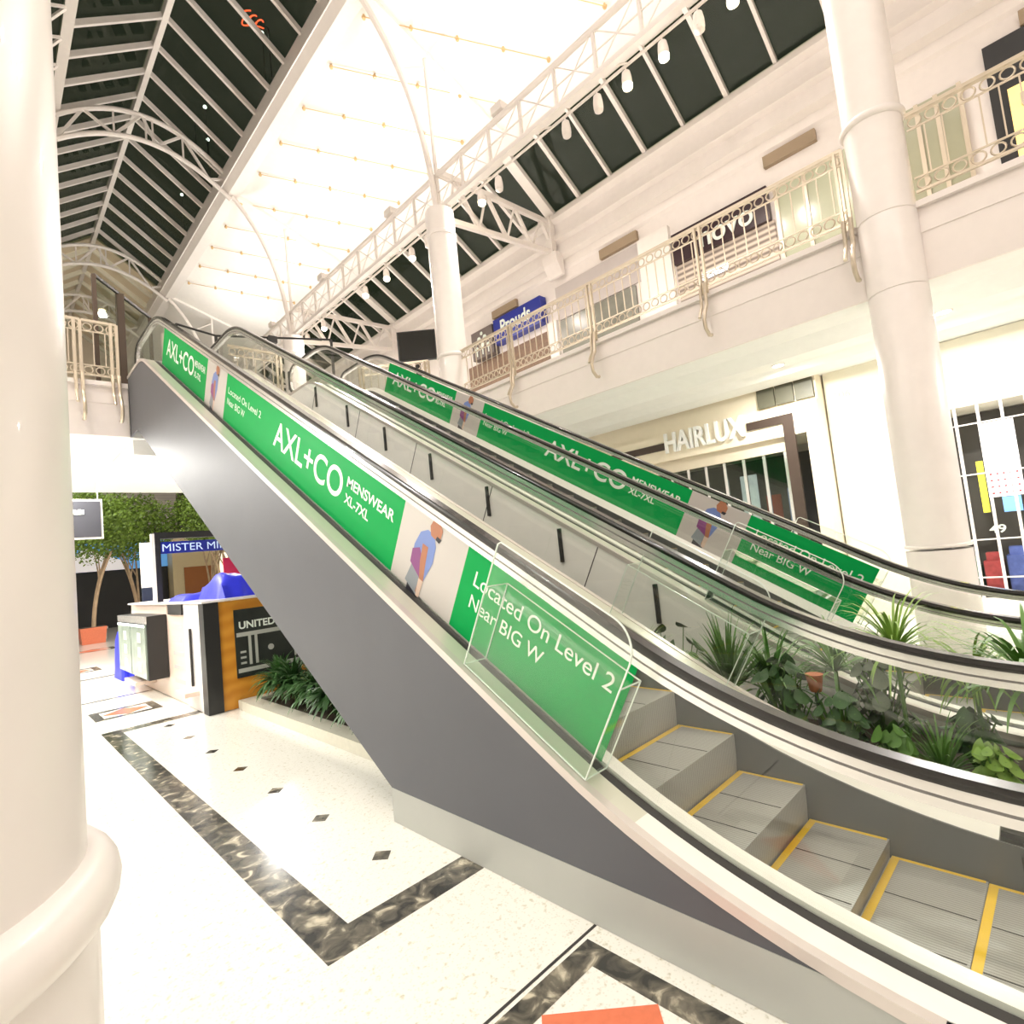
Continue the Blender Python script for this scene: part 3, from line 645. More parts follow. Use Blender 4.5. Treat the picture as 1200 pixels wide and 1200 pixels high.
def broad(mb, st, base, n, h, size, rng=random):
    for i in range(n):
        a = rng.uniform(0, 2 * pi); rr_ = rng.uniform(.05, .35) * h; top = Vector(base) + Vector((cos(a) * rr_, sin(a) * rr_, h * rng.uniform(.35, 1.0)))
        st.tube([Vector(base), Vector(base) * .5 + top * .5 + Vector((0, 0, .03)), top], .005, 4)
        nrm = Vector((cos(a) * rng.uniform(.2, 1), sin(a) * rng.uniform(.2, 1), rng.uniform(.3, 1))).normalized(); u = nrm.cross(Vector((0, 0, 1)) if abs(nrm.z) < .95 else Vector((1, 0, 0))).normalized(); v = nrm.cross(u)
        sz = size * rng.uniform(.7, 1.2); k = 12; pts = [top]
        for j in range(k): b = 2 * pi * j / k; rad = sz * (1 if j != 9 else 1.25); pts.append(top + u * (cos(b) * rad * .8) + v * (sin(b) * rad) - nrm * (.12 * sz * cos(2 * b)))
        mb.add(pts, [(0, 1 + j, 1 + (j + 1) % k) for j in range(k)])
def plant(kind, x, y, z, label, cat='plant', group=None, **kw):
    rng = random.Random(int(x * 977 + y * 131)); t = thing(kind, label, cat, (x, y, z), group)
    f = MB(); st = MB()
    if kind == 'broadleaf_plant':
        broad(f, st, (x, y, z), kw['n'], kw['h'], kw['s'], rng); build('stem', st, M_LEAFM, t)
    else:
        L = kw['L']; hh = kw.get('trunk', .05); st.tube([(x, y, z), (x + .01, y, z + hh)], .014, 6); build('stem', st, M_LEAFM, t)
        strap(f, (x, y, z + hh), kw['n'], L, kw['w'], kw.get('droop', .9), rng, kw.get('spread', (.15, 1.2)))
    build('foliage', f, kw['m'], t, True); return t
grp = 'plants between the escalators'
M_GREYL = leafmat('grey_leaves', (.08, .11, .07), (.2, .24, .16))
def PL(kind, x, y, label, **kw): plant(kind, x, y, .18, label, group=grp, **kw)
PL('palm_plant', 4.5, .98, 'tall pale green palm rising above the handrails at right', n=110, L=.55, w=.008, m=M_LEAFL, trunk=.72, droop=2.0, spread=(.3, 1.5))
PL('palm_plant', 4.8, .62, 'smaller pale palm right of the tall one', n=80, L=.48, w=.008, m=M_LEAFL, trunk=.5, droop=1.9, spread=(.3, 1.5))
PL('palm_plant', 4.45, .30, 'drooping grey-green palm at the right edge of the planter', n=110, L=.62, w=.013, m=M_LEAFM, trunk=.55, droop=2.0, spread=(.3, 1.5))
PL('palm_plant', 4.75, 1.45, 'drooping palm just left of the tall pale one', n=90, L=.6, w=.010, m=M_LEAFM, trunk=.5, droop=2.0, spread=(.3, 1.5))
PL('grass_plant', 4.35, 2.12, 'bright green upright grassy plant behind the acrylic box', n=110, L=.66, w=.011, m=M_LEAFM, spread=(.05, .9), trunk=.35, droop=1.2)
PL('grass_plant', 4.45, 1.82, 'arching green grassy plant right of the acrylic box', n=110, L=.6, w=.009, m=M_LEAFM, trunk=.35, droop=1.6)
PL('broadleaf_plant', 4.40, 2.62, 'round-leaved plant beside the last black bracket', n=16, h=.88, s=.075, m=M_LEAFD)
PL('broadleaf_plant', 4.15, 2.40, 'low round-leaved plant behind the acrylic box', n=30, h=.7, s=.07, m=M_LEAFM)
PL('grass_plant', 4.25, 2.85, 'thin pale grass at the upper end of the planter', n=80, L=.5, w=.006, m=M_LEAFL, trunk=.5, droop=1.6)
PL('broadleaf_plant', 4.2, 1.62, 'dark broad-leaved plant in the middle of the planter', n=60, h=.66, s=.055, m=M_LEAFD)
PL('broadleaf_plant', 4.15, 1.28, 'dark glossy plant low behind the near handrail', n=70, h=.5, s=.05, m=M_LEAFD)
PL('broadleaf_plant', 4.65, 1.15, 'grey-green broad-leaved plant under the tall palm', n=50, h=.62, s=.06, m=M_GREYL)
PL('broadleaf_plant', 4.05, .95, 'mid green low plant near the planter edge', n=60, h=.36, s=.045, m=M_LEAFM)
PL('broadleaf_plant', 4.1, .50, 'bright green low plant at the front right of the planter', n=60, h=.30, s=.045, m=M_LEAFL)
PL('broadleaf_plant', 4.45, .62, 'dark low ground cover right in the planter', n=80, h=.36, s=.05, m=M_LEAFD)
PL('grass_plant', 4.15, .75, 'thin arching grass over the near edge of the planter', n=70, L=.42, w=.007, m=M_LEAFM, droop=1.5)
PL('broadleaf_plant', 4.6, .1, 'dark leafy plant at the front end of the planter', n=70, h=.5, s=.06, m=M_LEAFD)
tag(build('terracotta_pot', MB().lathe([(.035, .66), (.04, .67), (.055, .77), (.06, .78), (.05, .78)], 4.22, 1.43, 20), mat('terracotta', (.50, .17, .08), .7), None, True), 'small terracotta pot among the dark leaves', 'pot')
tag(build('pot_stand', MB().lathe([(.03, .18), (.012, .2), (.012, .66)], 4.22, 1.43, 12), M_SKIRT), 'thin dark stand below the terracotta pot', 'stand')
for i, (x, y) in enumerate(((3.1, 8.2), (3.05, 7.6), (3.1, 7.0), (3.05, 6.4), (3.1, 5.8), (3.05, 5.2), (3.1, 4.6), (3.6, 7.9), (3.6, 7.1))):
    plant('leafy_shrub', x, y, .09, 'dark green leafy shrub in the planter under the escalator, ' + ('nearest the kiosk', 'second from the kiosk', 'third from the kiosk', 'fourth from the kiosk', 'third from the plinth', 'second from the plinth', 'nearest the plinth', 'back one near the kiosk', 'back one in the middle')[i], group='shrubs under the escalator', n=230, L=.46, w=.026, m=M_LEAFD if i % 2 else leafmat('shrub_leaves', (.02, .07, .015), (.08, .2, .05)), droop=1.9, spread=(.1, 1.5), trunk=.24)

# ================================================================== RAILINGS
def railing(a, b, label, posts=True, n=None, z0=5.72):
    a = Vector((*a, 0)); b = Vector((*b, 0)); Ln = (b - a).length; d = (b - a) / Ln; nrm = Vector((-d.y, d.x, 0))
    t = thing('balcony_railing', label, 'railing', (a.x, a.y, z0), 'pale metal gallery railings')
    U = lambda s, z, o=0: a + d * s + nrm * o + Vector((0, 0, z))
    zt = 6.80
    build('top_rail', MB().bar(U(0, zt), U(Ln, zt), .07, .045), M_BRASS, t)
    build('upper_bar', MB().bar(U(0, zt - .19), U(Ln, zt - .19), .02, .02), M_BRASS, t)
    build('lower_bar', MB().bar(U(0, z0 + .26), U(Ln, z0 + .26), .02, .02), M_BRASS, t)
    build('bottom_rail', MB().bar(U(0, z0 + .08), U(Ln, z0 + .08), .04, .03), M_BRASS, t)
    n = n or max(2, round(Ln / .175)); st = Ln / n
    bal0 = None; ring0 = None
    bm_ = MB().bar((0, 0, z0 + .27), (0, 0, zt - .2), .016); rm = MB().tube([(d.x * .066 * cos(q), d.y * .066 * cos(q), .066 * sin(q)) for q in [2 * pi * k / 14 for k in range(14)]], .011, 5, True)
    for i in range(n):
        for kind in (0, 1, 2):
            if kind == 0:
                if i == 0: continue
                pos = U(i * st, 0) - Vector((a.x, a.y, z0))
                if bal0 is None: bal0 = build('baluster', bm_, M_BRASS, t, local=True); o = bal0
                else: o = bal0.copy(); C.objects.link(o)
                o.location = pos
            else:
                pos = U((i + .5) * st, (zt - .108) if kind == 1 else (z0 + .17)) - Vector((a.x, a.y, z0))
                if ring0 is None: ring0 = build('ring', rm, M_BRASS, t, local=True); o = ring0
                else: o = ring0.copy(); C.objects.link(o)
                o.location = pos
    for s in ((0, Ln) if posts == 'both' else (0,) if posts else ()):
        for q in (.0, .09):
            build('post', MB().bar(U(s + q, z0 - .05, .02), U(s + q, zt + .0, .02), .035, .05), M_BRASS, t)
        pts = [(.06, z0 + .1), (.10, z0 - .1), (.11, z0 - .28), (.20, z0 - .42), (.26, z0 - .56), (.24, z0 - .69), (.14, z0 - .78), (.06, z0 - .76)]
        sm = []
        for k in range(len(pts) - 1):
            for q in (0, .5): sm.append((pts[k][0] * (1 - q) + pts[k + 1][0] * q, pts[k][1] * (1 - q) + pts[k + 1][1] * q))
        sm.append(pts[-1])
        build('scroll_bracket', MB().tube([U(s, z, o) for o, z in sm], .03, 8), M_BRASS, t, True)
        build('scroll_bracket', MB().tube([U(s + .09, z, o - .02) for o, z in sm[:8]], .026, 8), M_BRASS, t, True)
rn = [(-5.5, -3.3), (-3.3, -1.2), (-1.2, .9), (1.62, 3.68), (3.68, 5.9), (5.9, 8.1), (8.1, 9.85)]
lb = ['out of view', 'rightmost in view', 'just right of the big column', 'just left of the big column', 'second left of the big column', 'third left of the big column', 'last before the middle column']
for (y0, y1), l in zip(rn[1:], lb[1:]): railing((8.52, y0), (8.52, y1), 'pale metal railing bay on the right gallery, ' + l)
railing((8.2, 10.75), (7.05, 11.95), 'short angled pale railing below the black screen', 'both')
railing((1.98, 12.02), (1.46, 12.02), 'short railing bay left of the escalator top on the bridge', True)
railing((1.44, 12.02), (-.1, 12.02), 'railing bay beside the near column on the bridge', True)
railing((5.02, 12.02), (3.92, 12.02), 'railing between the two escalator tops', True)
# dark screen and bars at the escalator head
t = thing('glass_screen', 'tall dark-framed glass screen at the head of the nearer escalator', 'screen', (2.1, 12.9, 5.65))
P0 = Vector((1.72, 12.3, 0)); P1 = Vector((2.9, 13.75, 0)); D = P1 - P0; zz = 7.85
build('frame', MB().bar(P0 + Vector((0, 0, zz)), P1 + Vector((0, 0, zz)), .05), M_BLACK, t)
for q, w in ((0, .07), (.42, .13), (1, .06)): build('post', MB().bar(P0 + D * q + Vector((0, 0, 5.652)), P0 + D * q + Vector((0, 0, zz)), w, w), mat('dark_brown_frame', (.09, .06, .04), .5), t)
mb = MB(); mb.add([P0 + Vector((0, 0, 5.7)), P1 + Vector((0, 0, 5.7)), P1 + Vector((0, 0, zz)), P0 + Vector((0, 0, zz))], [(0, 1, 2, 3)]); build('glass_panel', mb, G_SHOP, t)
t = thing('barrier_frame', 'black metal bar frame across the escalator heads', 'frame', (4.2, 13.4, 5.65))
q = [(3.3, 13.3, 7.62), (4.15, 13.45, 7.58), (6.6, 12.6, 7.68)]
build('bar', MB().tube(q, .025, 6), M_BLACK, t)
for p in q: build('post', MB().bar((p[0], p[1], 5.655), p, .05), M_BLACK, t)
build('clamp', MB().box(5.2, 5.4, 13.0, 13.15, 7.5, 7.66), M_BLACK, t)
# black hanging screen
t = thing('display_screen', 'large black switched-off screen left of the middle column', 'screen', (8.45, 11.5, 5.655))
a = Vector((7.86, 12.35, 6.98)); 
def scr(p0, p1, z0, z1, th, nm, m, par):
    p0 = Vector((*p0, 0)); p1 = Vector((*p1, 0)); d = (p1 - p0).normalized(); n_ = Vector((-d.y, d.x, 0)); mb = MB()
    mb.add([p0 + Vector((0, 0, z0)), p1 + Vector((0, 0, z0)), p1 + Vector((0, 0, z1)), p0 + Vector((0, 0, z1))] + [v + n_ * th for v in (p0 + Vector((0, 0, z0)), p1 + Vector((0, 0, z0)), p1 + Vector((0, 0, z1)), p0 + Vector((0, 0, z1)))],
           [(0, 1, 2, 3), (7, 6, 5, 4), (0, 4, 5, 1), (1, 5, 6, 2), (2, 6, 7, 3), (3, 7, 4, 0)])
    return build(nm, mb, m, par)
scr((8.01, 11.75), (8.73, 11.06), 7.06, 7.86, .08, 'bezel', M_BLACK, t)
scr((8.03, 11.725), (8.71, 11.07), 7.09, 7.83, -.012, 'display_panel', mat('screen_glass', (.01, .012, .01), .12, var=.5, scale=1), t)
build('stand', MB().box(8.4, 8.5, 11.48, 11.58, 5.655, 7.06), M_BLACK, t)

# ================================================================== UPPER SHOPFRONTS (right wall x = 13.2)
XW = 13.2
def wallbox(mb, y0, y1, z0, z1, dep=.06): return mb.box(XW - dep, XW - .002, y0, y1, z0, z1)
t = thing('upper_shopfront', 'closed upper shopfront with black sign board and roller slats', 'shopfront', (XW, 5.0, Z2))
build('sign_board', wallbox(MB(), 4.0, 6.4, 8.75, 9.55, .16), mat('aubergine_board', (.035, .015, .02), .3), t)
fnw = lambda u, v, w: (XW - .165 - w, -u, v)
build('sign_letters', text_mb(MB(), 'novo', fnw, -5.65, -4.35, 8.85, 9.2, .01, .02), M_LETT, t)
build('roller_shutter', wallbox(MB(), 3.95, 6.4, 5.66, 8.75, .05), M_SLAT, t)
build('lit_window', wallbox(MB(), 5.1, 5.75, 8.1, 8.25, .07), emat('cool_glow', (.75, .85, 1), 3), t)
t = thing('upper_shopfront', 'pale green glass shopfront right of the roller slats, by the big column', 'shopfront', (XW, 3.0, Z2))
build('glass_front', wallbox(MB(), 1.85, 3.85, 5.66, 9.5, .05), mat('pale_green_glass', (.48, .50, .36), .15), t)
for y in (1.85, 2.6, 3.25, 3.85): build('mullion', wallbox(MB(), y - .04, y + .04, 5.66, 9.5, .09), M_BRASS, t)
t = thing('upper_shopfront', 'green-grey glass doors just right of the big column, upper level', 'shopfront', (XW, 1.0, Z2))
build('glass_front', wallbox(MB(), .55, 1.5, 5.66, 9.6, .05), mat('grey_green_glass', (.40, .40, .28), .15), t)
for y in (.55, .9, 1.2, 1.5): build('mullion', wallbox(MB(), y - .035, y + .035, 5.66, 9.6, .09), M_BRASS, t)
t = thing('upper_shopfront', 'yellow-lit shopfront with black frame at the upper right corner', 'shopfront', (XW, -1.0, Z2))
build('frame', wallbox(MB(), -3.0, .17, 5.66, 9.95, .10), M_BLACK, t)
build('lit_window', wallbox(MB(), -3.0, -.06, 5.9, 9.0, .12), mat('warm_shop', (.75, .55, .2), .4, emit=(1, .72, .25), es=1.2, var=.4, scale=3), t)
build('shelf', wallbox(MB(), -3.0, -.2, 8.6, 8.8, .2), M_BRASS, t)
t = thing('upper_shopfront', 'shopfront with grey fascia and dark low window left of the roller slats', 'shopfront', (XW, 9.5, Z2))
build('fascia_panel', wallbox(MB(), 7.45, 10.45, 8.84, 9.9, .05), mat('grey_lilac_panel', (.55, .50, .48), .6), t)
build('shop_window', wallbox(MB(), 7.65, 10.4, 5.7, 8.8, .06), mat('dim_window', (.22, .22, .18), .2, var=.5, scale=2), t)
build('pilaster', wallbox(MB(), 6.48, 7.4, 5.66, 9.9, .14), M_WHITE, t)
t = thing('upper_shopfront', 'jeweller shopfront with brown roller grille below the blue sign', 'shopfront', (XW, 13, Z2))
build('roller_shutter', wallbox(MB(), 10.9, 15.5, 5.66, 8.7, .05), mat('brown_grille', (.20, .12, .07), .5, var=.5, scale=14), t)
build('pilaster', wallbox(MB(), 10.5, 10.85, 5.66, 8.9, .12), M_WHITE, t)
sg = thing('shop_sign', 'blue sign reading Prouds in white above the middle of the gallery', 'sign', (XW, 12, 9.3))
build('board', MB().box(12.9, 13.195, 10.9, 13.1, 8.95, 9.8), M_SIGNB, sg)
build('sign_letters', text_mb(MB(), 'Prouds', lambda u, v, w: (12.895 - w, -u, v), -12.75, -11.35, 9.22, 9.68, .02, .01), M_LETT, sg)
sg = thing('crest_sign', 'small dark sign with a white emblem left of the blue sign', 'sign', (XW, 13.6, 9.3))
build('board', MB().box(12.92, 13.195, 13.2, 14.3, 8.75, 9.75), mat('taupe_board', (.16, .13, .12), .5), sg)
b = MB()
for y, z, r in ((13.45, 9.1, .1), (13.75, 9.15, .12), (14.05, 9.1, .1), (13.6, 9.42, .1), (13.9, 9.42, .1), (13.75, 9.6, .07)): b.prism([(y + r * cos(k * pi / 3), z + r * sin(k * pi / 3)) for k in range(6)], lambda a, c_, t_: (t_, a, c_), 12.905, 12.915)
for y in (13.45, 13.75, 14.05): b.box(12.905, 12.915, y - .025, y + .025, 8.85, 9.05)
build('emblem', b, M_LETT, sg)
for y0, y1, l in ((2.9, 4.0, 'right one, near the big column'), (7.4, 8.65, 'middle one'), (12.1, 13.3, 'left one above the blue sign'), (-1.3, -.35, 'rightmost one by the yellow shop')):
    tag(build('air_vent', MB().box(13.08, 13.199, y0, y1, 9.98, 10.24), M_BROWN), 'brown air vent slot below the cornice, ' + l, 'vent', 'vents below the cornice')

# ================================================================== LOWER SHOPFRONTS
struct('wall_shopfront', MB().box(12.0, 13.2, 2.05, 3.15, 0, Z1), M_WALLC, 'plain white wall between the two lower shops')
trim(MB().py([(9.6, 4.55), (10.1, 4.70), (9.5, 4.70), (9.2, 4.70)], -6, 12), M_SOFF, 'curved step in the lower gallery ceiling')
trim(MB().py([(10.6, 4.699), (11.45, 4.699), (11.45, 4.60), (10.9, 4.62)], -6, 12), M_SOFF, 'second step in the lower gallery ceiling')
t = thing('salon_shopfront', 'cream hair salon shopfront with folding glass doors and raised letters', 'shopfront', (11.5, 6.3, 0))
build('fascia_panel', MB().box(11.5, 13.2, 3.18, 9.6, 3.58, 4.18), mat('cream_fascia', (.88, .79, .62), .5), t)
build('fascia_panel', MB().box(11.62, 13.2, 3.18, 9.6, 4.18, 4.69), mat('cream_fascia', (.88, .79, .62), .5), t)
build('reveal', MB().box(11.5, 13.2, 3.18, 3.42, 0, 3.58), mat('cream_fascia', (.88, .79, .62), .5), t)
for q in ((3.62, 3.82, 0, 4.0), (3.82, 4.52, 3.84, 4.0), (6.42, 9.5, 3.84, 4.0)): build('dark_band', MB().box(11.46, 11.52, *q), mat('brown_band', (.06, .04, .03), .4), t)
fnh = lambda u, v, w: (11.49 - w, -u, v)
build('sign_letters', text_mb(MB(), 'HAIRLUX', fnh, -6.4, -4.55, 3.74, 4.2, .02, .07), mat('raised_white_letter', (.9, .9, .86), .4), t)
build('header_rail', MB().box(11.6, 11.7, 3.8, 9.5, 3.3, 3.58), mat('beige_rail', (.70, .62, .48), .4), t)
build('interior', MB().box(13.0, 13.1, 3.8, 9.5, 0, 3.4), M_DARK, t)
for i in range(12):
    y = 3.9 + i * .42
    build('door_stile', MB().box(11.62, 11.67, y - .03, y + .03, 0.01, 3.3), M_ALU, t)
    build('door_pane', MB().box(11.635, 11.645, y + .03, y + .39, 0.01, 3.3), G_SHOP, t)
for nm, y0, y1, z0, z1, m in (('poster', 4.75, 5.1, .8, 3.0, mat('salon_white_poster', (.7, .68, .85), .5, emit=(.8, .8, 1), es=.9, var=.5, scale=6)), ('display_item', 4.3, 4.6, 1.9, 2.5, mat('salon_red', (.5, .06, .03), .5)), ('display_item', 4.35, 4.62, .9, 1.6, mat('salon_green', (.01, .14, .03), .5)), ('poster', 3.95, 4.15, 1.0, 2.6, mat('salon_blue_poster', (.35, .35, .7), .5, emit=(.5, .55, 1), es=.6, var=.6, scale=8))):
    build(nm, MB().box(12.2, 12.24, y0, y1, z0, z1), m, t)
v = thing('air_vent', 'grey three-part louvre vent above the salon sign', 'vent', (11.58, 3.7, 4.4))
for i in range(3): build('louvre_panel', MB().box(11.55, 11.62, 3.22 + i * .36, 3.55 + i * .36, 4.24, 4.62), mat('olive_louvre', (.13, .125, .085), .5), v)
tag(build('shop_number', text_mb(MB(), '106', lambda u, v, w: (11.995 - w, -u, v), -2.98, -2.72, 4.16, 4.28, .0, .004), mat('faint_grey_digits', (.45, .43, .38), .5)), 'faint grey shop number on the plain white wall', 'number')
# right-hand shop with grid grille
t = thing('grille_shopfront', 'shopfront with tall security grille behind the big column', 'shopfront', (12.0, .5, 0))
build('header', MB().box(12.0, 13.19, -3.5, 2.03, 3.52, 4.69), M_WALLC, t)
build('jamb', MB().box(11.98, 12.1, 1.93, 2.03, 0.002, 3.515), M_ALU, t)
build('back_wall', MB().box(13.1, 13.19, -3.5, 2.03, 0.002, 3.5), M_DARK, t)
for i in range(16): y = 1.85 - i * .30; build('grille_post', MB().box(12.02, 12.08, y - .02, y + .02, .01, 3.515), M_WHITE, t)
for z in (.05, .62, 1.25, 2.35, 3.2): build('grille_bar', MB().box(12.035, 12.06, -3.5, 1.95, z, z + .022), M_WHITE, t)
build('stone_upstand', MB().box(11.7, 12.2, -3.5, 2.0, .002, .28), M_WHITE, t)
def disp(nm, label, y0, y1, z0, z1, m, x=12.6): return tag(build(nm, MB().box(x, x + .05, y0, y1, z0, z1), m), label, 'poster', None)
p = thing('poster', 'tall glowing white calendar-like poster in the grille shop', 'poster', (12.6, .6, 2.4))
build('sheet', MB().box(12.6, 12.64, .56, 1.02, 1.95, 3.25), mat('poster_white', (.9, .88, .88), .5, emit=(1, .95, .95), es=1.3), p)
b = MB()
for i in range(5):
    for j in range(4): b.box(12.59, 12.598, 0.60 + i * .085, .63 + i * .085, 2.0 + j * .11, 2.03 + j * .11)
build('printed_marks', b, mat('poster_red', (.75, .1, .12), .5), p)
disp('poster', 'yellow strip poster beside the white one', 1.04, 1.13, 1.7, 2.6, mat('poster_yellow', (.85, .8, .05), .5, emit=(1, .95, .1), es=.5))
disp('poster', 'light blue poster below the white one', .62, .86, 1.68, 1.94, mat('poster_blue', (.2, .45, .9), .5, emit=(.3, .6, 1), es=.5))
cols = [(.08, .12, .35), (.35, .05, .05), (.05, .15, .08), (.4, .35, .3), (.1, .1, .12), (.2, .12, .3)]
for i in range(10):
    y = -1.2 + i * .31; c_ = cols[i % 6]; hgt = .5 + .25 * ((i * 7) % 4) / 3
    tag(build('merchandise_stand', MB().box(12.5, 12.85, y, y + .26, .28, .28 + hgt).box(12.55, 12.8, y + .03, y + .22, .28 + hgt, .42 + hgt), mat('merch_%d' % (i % 6), c_, .5, var=.6, scale=10)), 'colourful merchandise stand behind the grille, place %s from the right' % ('first second third fourth fifth sixth seventh eighth ninth tenth'.split()[i]), 'stand', 'merchandise behind the grille')
tag(build('price_tag', text_mb(MB(), '49', lambda u, v, w: (12.45 - w, -u, v), -1.08, -.86, 1.34, 1.48, .02, .004), M_LETT), 'white price figures in the grille shop window', 'sign')
# downlights
def downlight(x, y, z, label, e, col=NEUT, r=.09):
    t = thing('downlight', label, 'lamp', (x, y, z), 'recessed ceiling downlights')
    build('rim', MB().tube([(x + (r + .015) * cos(q), y + (r + .015) * sin(q), z - .006) for q in [2 * pi * k / 20 for k in range(20)]], .012, 5, True), M_WHITE, t)
    build('lens', MB().lathe([(r, z - .01), (r, z - .004)], x, y, 20), M_DISC, t)
    area((x, y, z - .03), .18, e, col, (x, y, 0), parent=t)
for x, y, l in ((9.4, 5.4, 'bright one over the salon walkway'), (10.2, 1.0, 'one above the big column'), (10.4, 3.4, 'one in front of the louvre vent'), (9.8, 8.2, 'one left of the salon sign'), (10.2, -1.8, 'off to the right'), (9.8, 11.0, 'one at the end of the walkway')):
    downlight(x, y, 4.70, 'round ceiling downlight below the right gallery, ' + l, 150)
for x, y, l in ((3.18, 14.66, 'glaring one beside the escalator side'), (1.0, 13.6, 'one left of the escalator'), (1.2, 17.0, 'one near the hanging sign'), (5.5, 15.5, 'one hidden behind the escalator'), (-2.0, 15.0, 'leftmost one')):
    downlight(x, y, 4.70, 'round ceiling downlight below the bridge, ' + l, 260)
for x, y, l, e in ((-1.4, 3.5, 'nearest', 45), (-1.4, 7.5, 'middle', 170), (-1.4, 10.6, 'third', 220), (-1.4, -2.5, 'behind the viewer', 70), (-3.5, 5, 'far left', 120)):
    downlight(x, y, 4.70, 'round ceiling downlight below the left gallery, ' + l, e)
# boxed-in bulkhead below the bridge
t = tag(build('ceiling_bulkhead', MB().pz([(2.2, 12.25), (2.2, 14.5), (3.8, 15.8), (3.8, 12.25)], 4.42, 4.695), M_SOFF), 'wedge-shaped white bulkhead under the bridge beside the escalator', 'bulkhead')

# ================================================================== KIOSK
M_PINK = mat('pale_pink_laminate', (.80, .64, .54), .35); M_KWH = mat('kiosk_white', (.82, .78, .76), .3)
t = thing('kiosk', 'timber and white kiosk counter beyond the escalator', 'kiosk', (3.9, 11, 0))
build('timber_front', MB().box(2.50, 6.0, 8.78, 8.86, .01, 1.56), M_WOOD, t)
build('corner_post', MB().box(2.30, 2.50, 8.76, 9.0, .005, 1.57), M_BLACK, t)
build('side_panel', MB().box(2.31, 2.36, 9.0, 9.85, .01, 1.56), M_KWH, t)
build('door_handle', MB().box(2.27, 2.30, 9.42, 9.46, .35, 1.2), M_GREYM, t)
build('side_panel', MB().box(2.33, 2.38, 9.86, 11.0, .01, 1.40), M_PINK, t)
build('name_plate', MB().box(2.29, 2.325, 9.9, 10.75, 1.40, 1.57), M_BLACK, t)
b = MB()
for k_ in range(5): b.box(2.326, 2.33, 10.05 + .1 * (k_ % 2), 10.65, .3 + .22 * k_, .36 + .22 * k_)
build('printed_menu', b, mat('faint_grey_print', (.5, .47, .46), .5), t)
build('side_panel', MB().box(2.33, 2.38, 11.0, 14.0, .01, 1.57), M_PINK, t)
build('counter_top', MB().box(2.28, 6.0, 8.74, 14.05, 1.57, 1.60), M_KWH, t)
build('foot_shelf', MB().box(2.12, 2.31, 9.2, 9.75, .24, .30), M_PINK, t)
build('foot_shelf', MB().box(2.0, 2.33, 12.0, 13.0, .16, .22), M_PINK, t)
fr = thing('drinks_fridge', 'glass-fronted fridge cabinet on the kiosk side', 'fridge', (2.15, 12.2, .3))
build('body', MB().box(2.03, 2.32, 11.0, 13.5, .34, 1.40), M_BLACK, fr)
build('header', MB().box(2.01, 2.03, 11.0, 13.5, 1.28, 1.40), M_ALU, fr)
for y0, y1 in ((11.05, 12.22), (12.28, 13.45)):
    d = build('glass_door', MB().box(2.005, 2.028, y0, y1, .36, 1.26), mat('fridge_glass', (.35, .42, .36), .1, var=.5, scale=3), fr)
    build('light_strip', MB().box(2.0, 2.004, y0, y1, 1.22, 1.26), emat('fridge_strip', (.9, 1, .95), 4), d)
    for k_ in range(3): build('bottle_row', MB().box(2.0, 2.004, y0 + .35, y0 + .6, .45 + .25 * k_, .62 + .25 * k_), mat('bottle_white', (.75, .75, .68), .5), d)
ps = thing('kiosk_poster', 'black and white photo poster reading United on the timber front', 'poster', (3.2, 8.77, .9))
build('sheet', MB().box(2.70, 4.3, 8.76, 8.778, .43, 1.42), mat('poster_black', (.02, .025, .022), .4, var=.6, scale=5), ps)
fk = lambda u, v, w: (u, 8.757 - w, v)
M_PG = mat('poster_grey', (.45, .47, .43), .5)
build('lettering', text_mb(MB(), 'UNITED', fk, 2.76, 3.28, 1.13, 1.24, .03), M_LETT, ps)
b = MB()
b.box(2.72, 3.6, 8.756, 8.759, 1.02, 1.08); b.box(2.88, 2.92, 8.756, 8.759, .6, 1.02); b.box(2.97, 3.01, 8.756, 8.759, .6, 1.02); b.box(3.55, 3.58, 8.756, 8.759, .6, 1.02); b.box(2.72, 4.2, 8.756, 8.759, .5, .56)
b.prism([(3.2 + .045 * cos(k * pi / 6), .80 + .045 * sin(k * pi / 6)) for k in range(12)], lambda a, c_, t_: (a, t_, c_), 8.756, 8.759)
for z in (.62, .7, .78): b.box(2.76, 2.84, 8.756, 8.759, z, z + .03)
build('printed_scene', b, M_PG, ps)
pt = thing('sign_portal', 'black portal frame with a blue sign standing on the kiosk', 'sign', (3.2, 11.9, 1.6))
build('post', MB().box(2.33, 2.38, 11.85, 11.95, 1.601, 2.86), M_WHITE, pt); build('post', MB().box(2.38, 2.47, 11.85, 11.95, 1.601, 2.76), M_BLACK, pt)
build('head_beam', MB().box(2.38, 5.6, 11.85, 11.95, 2.76, 2.88), M_BLACK, pt)
build('sign_board', MB().box(2.47, 4.9, 11.86, 11.90, 2.48, 2.70), M_SIGNB, pt)
build('lettering', text_mb(MB(), 'MISTER MINIT', lambda u, v, w: (u, 11.855 - w, v), 2.50, 3.82, 2.52, 2.66, 0.0), mat('pale_blue_letter', (.55, .68, .9), .5, emit=(.6, .75, 1), es=.4), pt)
